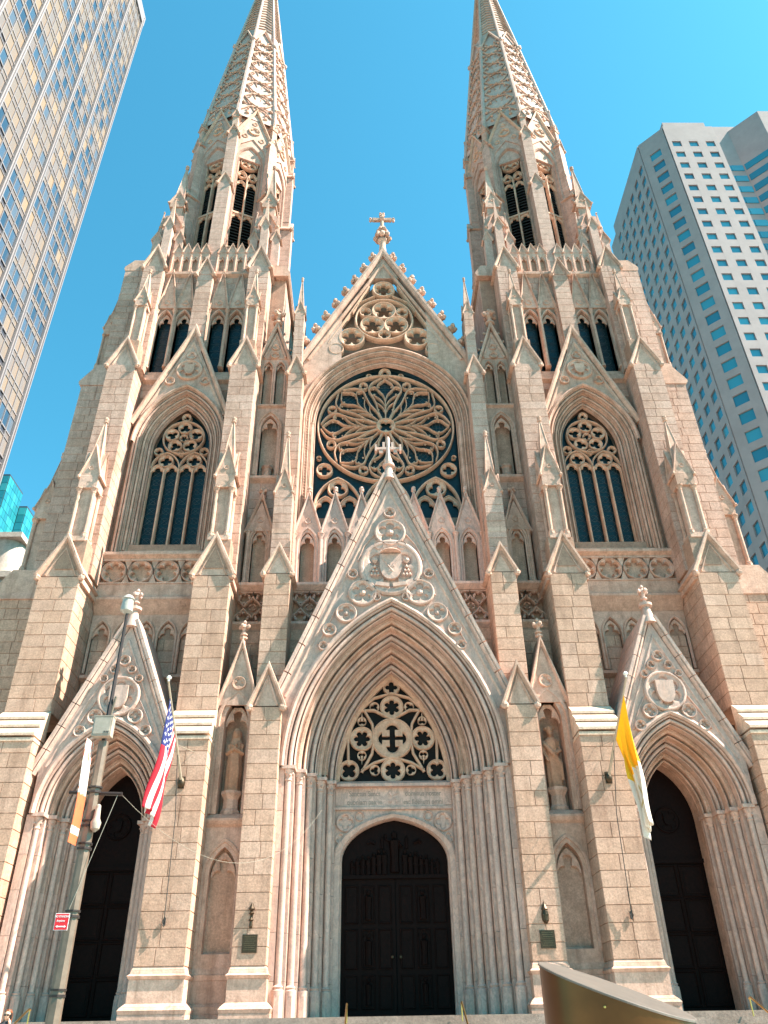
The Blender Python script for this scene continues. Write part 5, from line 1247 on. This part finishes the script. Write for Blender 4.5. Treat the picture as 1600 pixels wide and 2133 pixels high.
# ------------------------------------------------------------------ street lamp with its attachments
M['lampm'] = plain('lamp_pole_paint', (.19, .135, .10), .42, .3); M['lampd'] = plain('lamp_dark', (.03, .02, .018), .5, .3); M['greyb'] = plain('grey_cabinet', (.38, .32, .26), .5); M['clear'] = plain('lamp_lens', (.40, .38, .34), .25)
LX, LY = -6.70, -17.0
Lp = tag(empty('street_lamp', None, (LX, LY, 0)), 'tall grey street lamp with small lantern head standing at the kerb', 'street lamp')
mb = MB(); mb.lathe(0, 0, [(.2, 0), (.2, .5), (.145, .6), (.125, 3.0), (.105, 6.9)], 8, pi/8); part('pole', mb, 'lampm', Lp)
mb = MB(); mb.lathe(0, 0, [(.055, 6.9), (.06, 7.7), (.045, 7.75), (.036, 10.0)], 8); part('upper_pole', mb, 'lampd', Lp, True)
mb = MB(); mb.lathe(-.03, 0, [(.05, 9.95), (.14, 10.02), (.15, 10.1), (.13, 10.3), (.16, 10.33), (.10, 10.42), (.03, 10.46)], 10); part('lantern', mb, 'clear', Lp, True)
mb = MB(); mb.box(-.02, .02, -.02, .02, 9.9, 10.0); mb.tube([(-.52, 0, 5.85), (.58, 0, 5.80)], .04, 8); part('cross_arm', mb, 'lampd', Lp)
for z in (5.82, 5.15, 4.72, 3.5, 2.2): mb = MB(); mb.lathe(0, 0, [(.15, z), (.15, z+.04)], 10); mb.lathe(0, 0, [(.15, z+.1), (.15, z+.13)], 10); part('clamp_band', mb, 'lampd', Lp)
mb = MB(); mb.tube([(.04, 0, 7.45), (.1, -.03, 7.9)], .03, 6); part('bracket', mb, 'lampm', Lp)
C_ = tag(empty('utility_box', None, (LX, LY-.14, 6.95)), 'pale grey utility box strapped high on the street lamp pole', 'box')
mb = MB(); mb.box(-.2, .2, -.14, .06, 0, .42); mb.box(-.21, .21, -.15, .07, .42, .44); part('cabinet', mb, 'greyb', C_); mb = MB(); mb.box(-.17, .17, -.155, -.141, .04, .39); part('door', mb, 'greyb', C_)
for k in range(3): mb = MB(); mb.box(.06+k*.04, .08+k*.04, -.16, -.154, .06, .1); part('knockout', mb, 'lampd', C_)
C_ = tag(empty('camera_unit', None, (LX+.17, LY-.1, 5.1)), 'white dome camera unit clamped to the street lamp above the banner foot', 'camera')
mb = MB(); mb.lathe(0, 0, [(.02, -.06), (.09, 0), (.11, .12), (.07, .2), (.05, .45), (.02, .48)], 10); part('housing', mb, 'greyb', C_, True); mb = MB(); mb.box(-.12, 0, -.02, .02, .1, .14); part('arm', mb, 'lampd', C_)
# banner beside the pole
m, n, l, p = newmat('banner_print'); tc = n.new('ShaderNodeUVMap'); s = n.new('ShaderNodeSeparateXYZ'); l.new(tc.outputs[0], s.inputs[0]); u, v = s.outputs[0], s.outputs[1]
nz = noise_(n, l, tc.outputs[0], 5, 3, .6); edge = mth(n, l, 'MULTIPLY_ADD', nz, .12, v)
c = mixn(n, l, (.62, .13, .05), (.66, .58, .52), mth(n, l, 'GREATER_THAN', edge, .52))
c = mixn(n, l, c, (.35, .10, .05), mth(n, l, 'MULTIPLY', mth(n, l, 'GREATER_THAN', nz, .56), mth(n, l, 'LESS_THAN', mth(n, l, 'ABSOLUTE', mth(n, l, 'SUBTRACT', v, .42)), .1)))
c = mixn(n, l, c, (.85, .78, .7), mth(n, l, 'MULTIPLY', mth(n, l, 'LESS_THAN', mth(n, l, 'ABSOLUTE', mth(n, l, 'SUBTRACT', v, .12)), .035), mth(n, l, 'GREATER_THAN', noise_(n, l, tc.outputs[0], 30, 1), .48)))
c = mixn(n, l, c, (.70, .16, .10), mth(n, l, 'MULTIPLY', mth(n, l, 'GREATER_THAN', v, .76), mth(n, l, 'GREATER_THAN', noise_(n, l, tc.outputs[0], 9, 2), .52)))
l.new(c, p.inputs['Base Color']); p.inputs['Roughness'].default_value = .6
vs, fs, uv = [], [], []
for i in range(9):
    for j in range(4): a, b2 = i/8, j/3; vs.append((LX-.15-.03*b2+.02*math.sin(a*5), LY-.12-.40*b2, 4.78+2.05*a)); uv.append((b2, a))
for i in range(8):
    for j in range(3): a = i*4+j; fs.append((a, a+1, a+5, a+4))
mb = MB(); mb.add(vs, fs); me = mesh_of(mb, 'banner'); ul = me.uv_layers.new(name='UVMap')
for lp in me.loops: ul.data[lp.index].uv = uv[lp.vertex_index]
me.materials.append(m); o = part('banner', me, m); o.modifiers.new('Solidify', 'SOLIDIFY').thickness = .01
tag(o, 'narrow orange and white banner hanging beside the street lamp pole', 'banner')
# parking sign
M['signred'] = plain('sign_red', (.55, .012, .02), .4, 0, .5, .05); M['signwhite'] = plain('sign_white', (.85, .84, .82), .5, 0, .5, .03)
S_ = tag(empty('parking_sign', None, (LX-.12, LY-.17, 3.42)), 'small red no standing sign bolted to the street lamp', 'sign')
S_.rotation_euler.z = rad(8); S_.scale = (.8, 1, .85)
mb = MB(); mb.box(-.16, .16, 0, .01, -.17, .17); part('border', mb, 'signwhite', S_); mb = MB(); mb.box(-.15, .15, -.004, 0, -.16, .16); part('panel', mb, 'signred', S_)
def text_mesh(txt, size, x, z, y, mat, parent, ext=.002, sx=1, align='CENTER', name='lettering'):
    o = letters(txt, x, z, size, y, mat, None, ext, align=align, name=name, sx=sx); bpy.context.view_layer.update()
    me = bpy.data.meshes.new_from_object(o.evaluated_get(bpy.context.evaluated_depsgraph_get())); cu = o.data; bpy.data.objects.remove(o); bpy.data.curves.remove(cu)
    q = bpy.data.objects.new(name, me); COL.objects.link(q); q.location = (x, y, z); q.rotation_euler = (pi/2, 0, 0); q.scale = (sx, 1, 1); q.parent = parent; q['kind'] = 'stuff'
    if not me.materials: me.materials.append(M[mat])
    return q
text_mesh('NO STANDING', .062, 0, .085, -.006, 'signwhite', S_, .001, .8); text_mesh('Anytime', .062, -.02, .0, -.006, 'signwhite', S_, .001, .9)
mb = MB(); mb.box(-.08, .08, -.007, -.004, -.105, -.085)
for sg in (-1, 1): mb.prism([(sg*.12, -.095), (sg*.075, -.07), (sg*.075, -.12)][::sg], -.007, -.004)
part('double_arrow', mb, 'signwhite', S_)
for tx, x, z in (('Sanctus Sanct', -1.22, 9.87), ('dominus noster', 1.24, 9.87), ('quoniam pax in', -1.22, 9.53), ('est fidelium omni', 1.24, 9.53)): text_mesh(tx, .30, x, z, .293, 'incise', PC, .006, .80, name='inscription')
# cables from the lamp arm
def cable(a, b, sag, r, label):
    a, b = Vector(a), Vector(b); mb = MB(); N = 24
    mb.tube([tuple(a.lerp(b, k/N)-Vector((0, 0, sag*4*(k/N)*(1-k/N)))) for k in range(N+1)], r, 5)
    tag(part('cable', mb, 'cablem'), label, 'cable')
M['cablem'] = plain('cable_sheath', (.30, .27, .22), .6)
cable((LX+.56, LY, 5.80), (-2.62, -.3, 9.75), 1.9, .005, 'thin pale cable slung from the lamp arm towards the main portal')
cable((LX+.50, LY-.02, 5.79), (LX-.04, LY-.13, 3.62), .0, .006, 'thin pale cable running from the lamp arm down to the red sign')
# ------------------------------------------------------------------ slant-topped bronze drum on the near pavement
M['drum'] = plain('bronze_drum', (.115, .045, .014), .3, .7, .5, .25, 3); M['drumtop'] = plain('drum_top', (.13, .11, .095), .45, .2, .4, .2, 12)
Dr = tag(empty('bronze_drum', None, (.267, -29.5, 0)), 'bronze cylinder with a slanting grey lid on the near pavement', 'drum')
mb = MB(); N = 48; r = .352
def zt(x, y): return 1.755-.315*x+.20*y
rows = [[(r*math.cos(2*pi*k/N), r*math.sin(2*pi*k/N), 0 if q == 0 else zt(r*math.cos(2*pi*k/N), r*math.sin(2*pi*k/N))-.012) for k in range(N)] for q in (0, 1)]
mb.grid(rows, cv=True); part('body', mb, 'drum', Dr, True)
mb = MB(); rows = [[((r+e)*math.cos(2*pi*k/N), (r+e)*math.sin(2*pi*k/N), zt((r+e)*math.cos(2*pi*k/N), (r+e)*math.sin(2*pi*k/N))+dz) for k in range(N)] for e, dz in ((.0, -.012), (.006, -.010), (.006, -.002), (0, .001))]
mb.grid(rows, cv=True); nb = len(mb.v); mb.f.append(tuple(range(nb-N, nb))); part('lid', mb, 'drumtop', Dr)
mb = MB(); mb.lathe(-.14, -.325, [(.0, 1.67), (.006, 1.672), (.006, 1.68), (.0, 1.682)], 6); part('rivet', mb, 'brass', Dr)
# ------------------------------------------------------------------ glass tower beyond the church
def variants(name, cols, rough, metal=0, spec=.6):
    m, n, l, p = newmat(name); g, r = pieces_rand(n, l); k = len(cols)
    x = n.new('ShaderNodeValToRGB'); x.color_ramp.interpolation = 'CONSTANT'; e = x.color_ramp.elements
    while len(e) < k: e.new(.5)
    for i, q in enumerate(e): q.position = i/k; q.color = (*cols[i], 1)
    l.new(r, x.inputs[0]); l.new(x.outputs[0], p.inputs['Base Color']); p.inputs['Roughness'].default_value = rough; p.inputs['Metallic'].default_value = metal; p.inputs['Specular IOR Level'].default_value = spec
    return m
M['pane_beige'] = variants('blind_panes', [(.25, .18, .125), (.225, .17, .13), (.24, .175, .13), (.20, .16, .14), (.28, .195, .12), (.215, .165, .13)], .15, 0, .4)
M['pane_blue'] = variants('open_panes', [(.04, .075, .12), (.05, .09, .14), (.03, .06, .10), (.065, .10, .15), (.09, .115, .15)], .1, 0, .5)
M['mull'] = plain('mullion_metal', (.27, .24, .245), .45, .1); M['spand'] = variants('spandrel_panels', [(.19, .145, .12), (.17, .135, .12), (.21, .16, .125)], .3)
M['towerdark'] = plain('curtain_wall_back', (.04, .04, .055), .5)
T = tag(empty('glass_tower', None, (-50, 0, 0)), 'tall curtain-wall tower with beige and blue panes behind the left spire', 'building'); T['label'] = 'tall curtain-wall office tower with beige and blue panes and pale piers'
mb = MB(); mb.box(-26, -.12, -4, 51.4, 0, 188); part('body', mb, 'towerdark', T)
PW, FH = 6.72/4, 3.7; panes = []
mb2 = MB(); mb3 = MB()
for b_i in range(8):
    y1 = 51.4-.55-b_i*6.72
    for k in range(4):
        ya = y1-.42-(k+1)*(6.72-.84)/4; yb = ya+(6.72-.84)/4
        for f_ in range(51):
            z = 188-3.2-(f_+1)*FH
            if z < 2: continue
            panes.append(((ya+yb)/2, z, yb-ya))
def seenpx(y, z):
    d = Vector((-50, y, z))-CAMP; zz = d.dot(F_); return abs(d.dot(Rr)/zz*1640) < 800 and abs(d.dot(Ur)/zz*1640) < 1066, d.length
panes = [(p, seenpx(p[0], p[1]+1)) for p in panes]; vis = sorted([p for p in panes if p[1][0]], key=lambda q: q[1][1]); hid = [p for p in panes if not p[1][0]]
pu = MB(); pu.box(-.02, .02, -.5, .5, 0, 1); pumes = [mesh_of(pu, 'window_pane') for _ in (0, 1)]; pumes[0].materials.append(M['pane_beige']); pumes[1].materials.append(M['pane_blue']); mb2b = MB()
from mathutils import noise as _mn
def isblue(y, z): return 1 if _mn.noise(Vector((y*.11, z*.085, 3.3)))*1.0+_mn.noise(Vector((y*.6, z*.35, 9)))*.75+max(0, (y-36)*.012) > .10 else 0
for i, (p, s_) in enumerate(vis):
    y, z, w_ = p
    if i < 300:
        o = bpy.data.objects.new('window_pane', pumes[isblue(y, z)]); COL.objects.link(o); o.parent = T; o.location = (-.06, y, z+.05); o.scale = (1, w_-.06, 2.45)
    else: (mb2b if isblue(y, z) else mb2).box(-.08, -.04, y-w_/2+.03, y+w_/2-.03, z+.05, z+2.5)
    mb3.box(-.09, -.05, y-w_/2+.03, y+w_/2-.03, z+2.62, z+3.55)
for p, s_ in hid: y, z, w_ = p; mb2.box(-.08, -.04, y-w_/2+.03, y+w_/2-.03, z+.05, z+2.5)
part('far_panes', mb2, 'pane_beige', T, kind='stuff'); part('far_blue_panes', mb2b, 'pane_blue', T, kind='stuff'); part('spandrels', mb3, 'spand', T, kind='stuff')
mb = MB()
for b_i in range(9):
    y = 51.4-.55-b_i*6.72; pr = MB(); pr.box(-.1, .32, y-.36, y+.36, 0, 187.2); pr.box(.3, .5, y-.09, y+.09, 0, 187.2); part('pier', pr, 'mull', T)
    if b_i < 8:
        for k in range(1, 4): mb.box(-.1, .12, y-.42-k*(6.72-.84)/4-.04, y-.42-k*(6.72-.84)/4+.04, 0, 185)
part('mullions', mb, 'mull', T, kind='stuff')
mb = MB()
for f_ in range(50):
    z = 188-3.2-(f_+1)*FH; mb.box(-.1, .05, -3, 51, z+2.5, z+2.62); mb.box(-.1, .04, -3, 51, z+3.55, z+3.74)
part('floor_rails', mb, 'mull', T, kind='stuff')
mb = MB(); mb.box(-26.2, .3, -4.2, 51.5, 184.9, 188.3); part('parapet', mb, 'mull', T)
# ------------------------------------------------------------------ pale tower with punched windows
M['conc'] = plain('precast_concrete', (.42, .335, .325), .85, 0, .3, .12, .35); M['blueglass'] = variants('blue_window_glass', [(.03, .22, .31), (.04, .27, .37), (.03, .19, .28), (.05, .30, .40)], .06, 0, .9)
Pt = tag(empty('office_tower', None, (48, 45, 0)), 'pale concrete office tower with rows of small square blue windows and chamfered corner', 'building')
ZT = 134.0; RH = 3.15; NR = 34; wins = []
def facade(A, B, cols, win_w, win_h, zt_, rows, thick=.28, skip=None):
    """panel grid from A to B (x,y) with punched openings; returns the window places"""
    A, B = Vector(A), Vector(B); d = (B-A); L = d.length; d.normalize(); nrm = Vector((d.y, -d.x))
    mb = MB(); cw = L/cols
    def bx(u0, u1, z0, z1, t0, t1):
        P = [A+d*u0, A+d*u1]; c = [(P[0]+nrm*t0), (P[1]+nrm*t0), (P[1]+nrm*t1), (P[0]+nrm*t1)]
        mb.add([(q.x-48, q.y-45, z0) for q in c]+[(q.x-48, q.y-45, z1) for q in c], [(0, 3, 2, 1), (4, 5, 6, 7), (0, 1, 5, 4), (1, 2, 6, 5), (2, 3, 7, 6), (3, 0, 4, 7)])
    zb = zt_-4.2-rows*RH
    bx(0, L, zt_-4.2, zt_, 0, thick); bx(0, L, 0, zb, 0, thick)
    edges = [0]+[x for k in range(cols) for x in ((k+.5)*cw-win_w/2, (k+.5)*cw+win_w/2)]+[L]
    for k in range(0, len(edges), 2): bx(edges[k], edges[k+1], zb, zt_-4.2, 0, thick)
    for r_ in range(rows):
        z1 = zt_-4.2-r_*RH
        for k in range(cols):
            u0, u1 = (k+.5)*cw-win_w/2, (k+.5)*cw+win_w/2
            bx(u0, u1, z1-RH, z1-win_h-.35, 0, thick-.004); bx(u0, u1, z1-.35, z1, 0, thick-.004)
            m_ = A+d*((u0+u1)/2)+nrm*.03; wins.append((m_.x-48, m_.y-45, z1-win_h-.35, win_w, win_h, math.atan2(d.y, d.x)))
    return mb
part('facade_panel', facade((48.2, 65.2), (48.2, 48.3), 6, 1.6, 1.75, ZT+1, NR), 'conc', Pt)
part('facade_panel', facade((48.2, 48.3), (51.5, 45), 1, 2.0, 1.9, ZT+1, NR), 'conc', Pt)
part('facade_panel', facade((51.5, 45), (60.4, 45), 3, 1.55, 1.55, ZT+1.5, NR), 'conc', Pt)
part('facade_panel', facade((60.4, 45), (60.4, 49.5), 1, .1, .1, ZT+1.5, 1), 'conc', Pt)
mb = MB(); mb.box(.75, 11, 3.7, 25, 0, ZT+.8); mb.box(4.2, 11.8, .5, 22, ZT+.8, ZT+4); part('body', mb, 'conc', Pt)
pw = MB(); pw.box(-.5, .5, -.02, .02, 0, 1); pwm = mesh_of(pw, 'window_pane'); pwm.materials.append(M['blueglass'])
def wpx(wi):
    d = Vector((wi[0]+48, wi[1]+45, wi[2]))-CAMP; zz = d.dot(F_); return 0 if abs(d.dot(Rr)/zz*1640) < 820 and abs(d.dot(Ur)/zz*1640) < 1066 else 1
wins.sort(key=lambda q: (wpx(q), -q[2])); mb = MB()
for i, (x, y, z, ww, hh, a) in enumerate(wins):
    if i < 290:
        o = bpy.data.objects.new('window_pane', pwm); COL.objects.link(o); o.parent = Pt; o.location = (x, y, z); o.scale = (ww, 1, hh); o.rotation_euler.z = a
    else:
        ca, sa = math.cos(a)*ww/2, math.sin(a)*ww/2; mb.add([(x-ca, y-sa, z), (x+ca, y+sa, z), (x+ca, y+sa, z+hh), (x-ca, y-sa, z+hh)], [(0, 1, 2, 3)])
part('far_panes', mb, 'blueglass', Pt, kind='stuff')
# recessed wing with ribbon windows
mb = MB(); mb.box(12.42, 24, 5.5, 25, 0, 145.2); part('wing', mb, 'conc', Pt); mb = MB(); mb.prism([(19.5, 5.49), (23.5, 1.5), (45, 1.5), (45, 25.1), (19.5, 25.1)], 0, 143.6, 'z'); part('wing', mb, 'conc', Pt)
for r_ in range(30):
    z = ZT-3-r_*RH
    for k, (xa, xb) in enumerate(((12.5, 14.8), (14.9, 17.1), (17.2, 19.4))):
        g = MB(); g.box(xa, xb, 5.38, 5.5, z, z+1.6); part('ribbon_window', g, 'blueglass', Pt)
    g = MB(); q0, q1 = Vector((19.7, 5.3)), Vector((23.4, 1.6)); nn = Vector((-.08, -.08)); g.prism([tuple(q0), tuple(q1), tuple(q1+nn), tuple(q0+nn)], z, z+1.6, 'z'); part('ribbon_window', g, 'blueglass', Pt)
# ------------------------------------------------------------------ teal glass block and low stone house beyond the north flank
M['teal'] = variants('teal_glass', [(.02, .20, .24), (.03, .26, .30), (.025, .22, .28), (.04, .30, .33), (.02, .17, .22)], .07, 0, .9); M['tealbar'] = plain('pale_mullion', (.50, .58, .58), .5)
K = tag(empty('teal_tower', None, (-70.5, 90, 0)), 'far teal glass block with pale grid rising behind the low stone house', 'building')
mb = MB(); mb.box(-30, 0, 0, 6.5, 0, 92.6); part('body', mb, 'towerdark', K); mb = MB(); mb.box(-30, 1.6, 6.5, 30, 0, 89.5); part('rear_body', mb, 'towerdark', K)
ti = MB(); ti.box(-.5, .5, -.5, .5, 0, 1); tim = mesh_of(ti, 'window_pane'); tim.materials.append(M['teal'])
for x, y, sx, sy, y0, nz_, ztp in ((0, 0, .12, 1.02, .55, 12, 92.3), (1.6, 7.0, .12, 1.02, 0, 10, 89.2)):
    for k in range(6 if x == 0 else 10):
        for j in range(nz_):
            o = bpy.data.objects.new('window_pane', tim); COL.objects.link(o); o.parent = K; o.location = (x+.02, y+y0+k*1.08, ztp-(j+1)*1.75); o.scale = (.08, 1.0, 1.66)
for j in range(12):
    for k in range(5): o = bpy.data.objects.new('window_pane', tim); COL.objects.link(o); o.parent = K; o.location = (-.6-k*1.1, -.02, 92.3-(j+1)*1.75); o.scale = (1.02, .08, 1.66)
for j in range(10): o = bpy.data.objects.new('window_pane', tim); COL.objects.link(o); o.parent = K; o.location = (.85, 6.46, 89.2-(j+1)*1.75); o.scale = (1.3, .08, 1.66)
M['lowst'] = stone('house_stone', [(.58, .52, .46), (.62, .56, .49)], .3, .3)
Hs = tag(empty('stone_house', None, (-39.3, 40, 0)), 'low pale stone house with rounded corner and cornice below the teal block', 'building')
mb = MB(); mb.box(-20, -1.6, 0, 20, 0, 47.2); mb.box(-20, -.0, 1.6, 20, 0, 47.2); mb.lathe(-1.6, 1.6, [(1.6, 0), (1.6, 47.2)], 24); part('wall', mb, 'lowst', Hs, True)
mb = MB(); mb.box(-20, .2, -.3, 20, 42.3, 43.0); mb.box(-20, .3, -.4, 20, 47.2, 47.8); part('cornice', mb, 'lowst', Hs)
for k in range(3): mb = MB(); mb.box(-3.6-k*3, -2.3-k*3, -.06, .02, 39.5, 42.0); part('window', mb, 'towerdark', Hs)
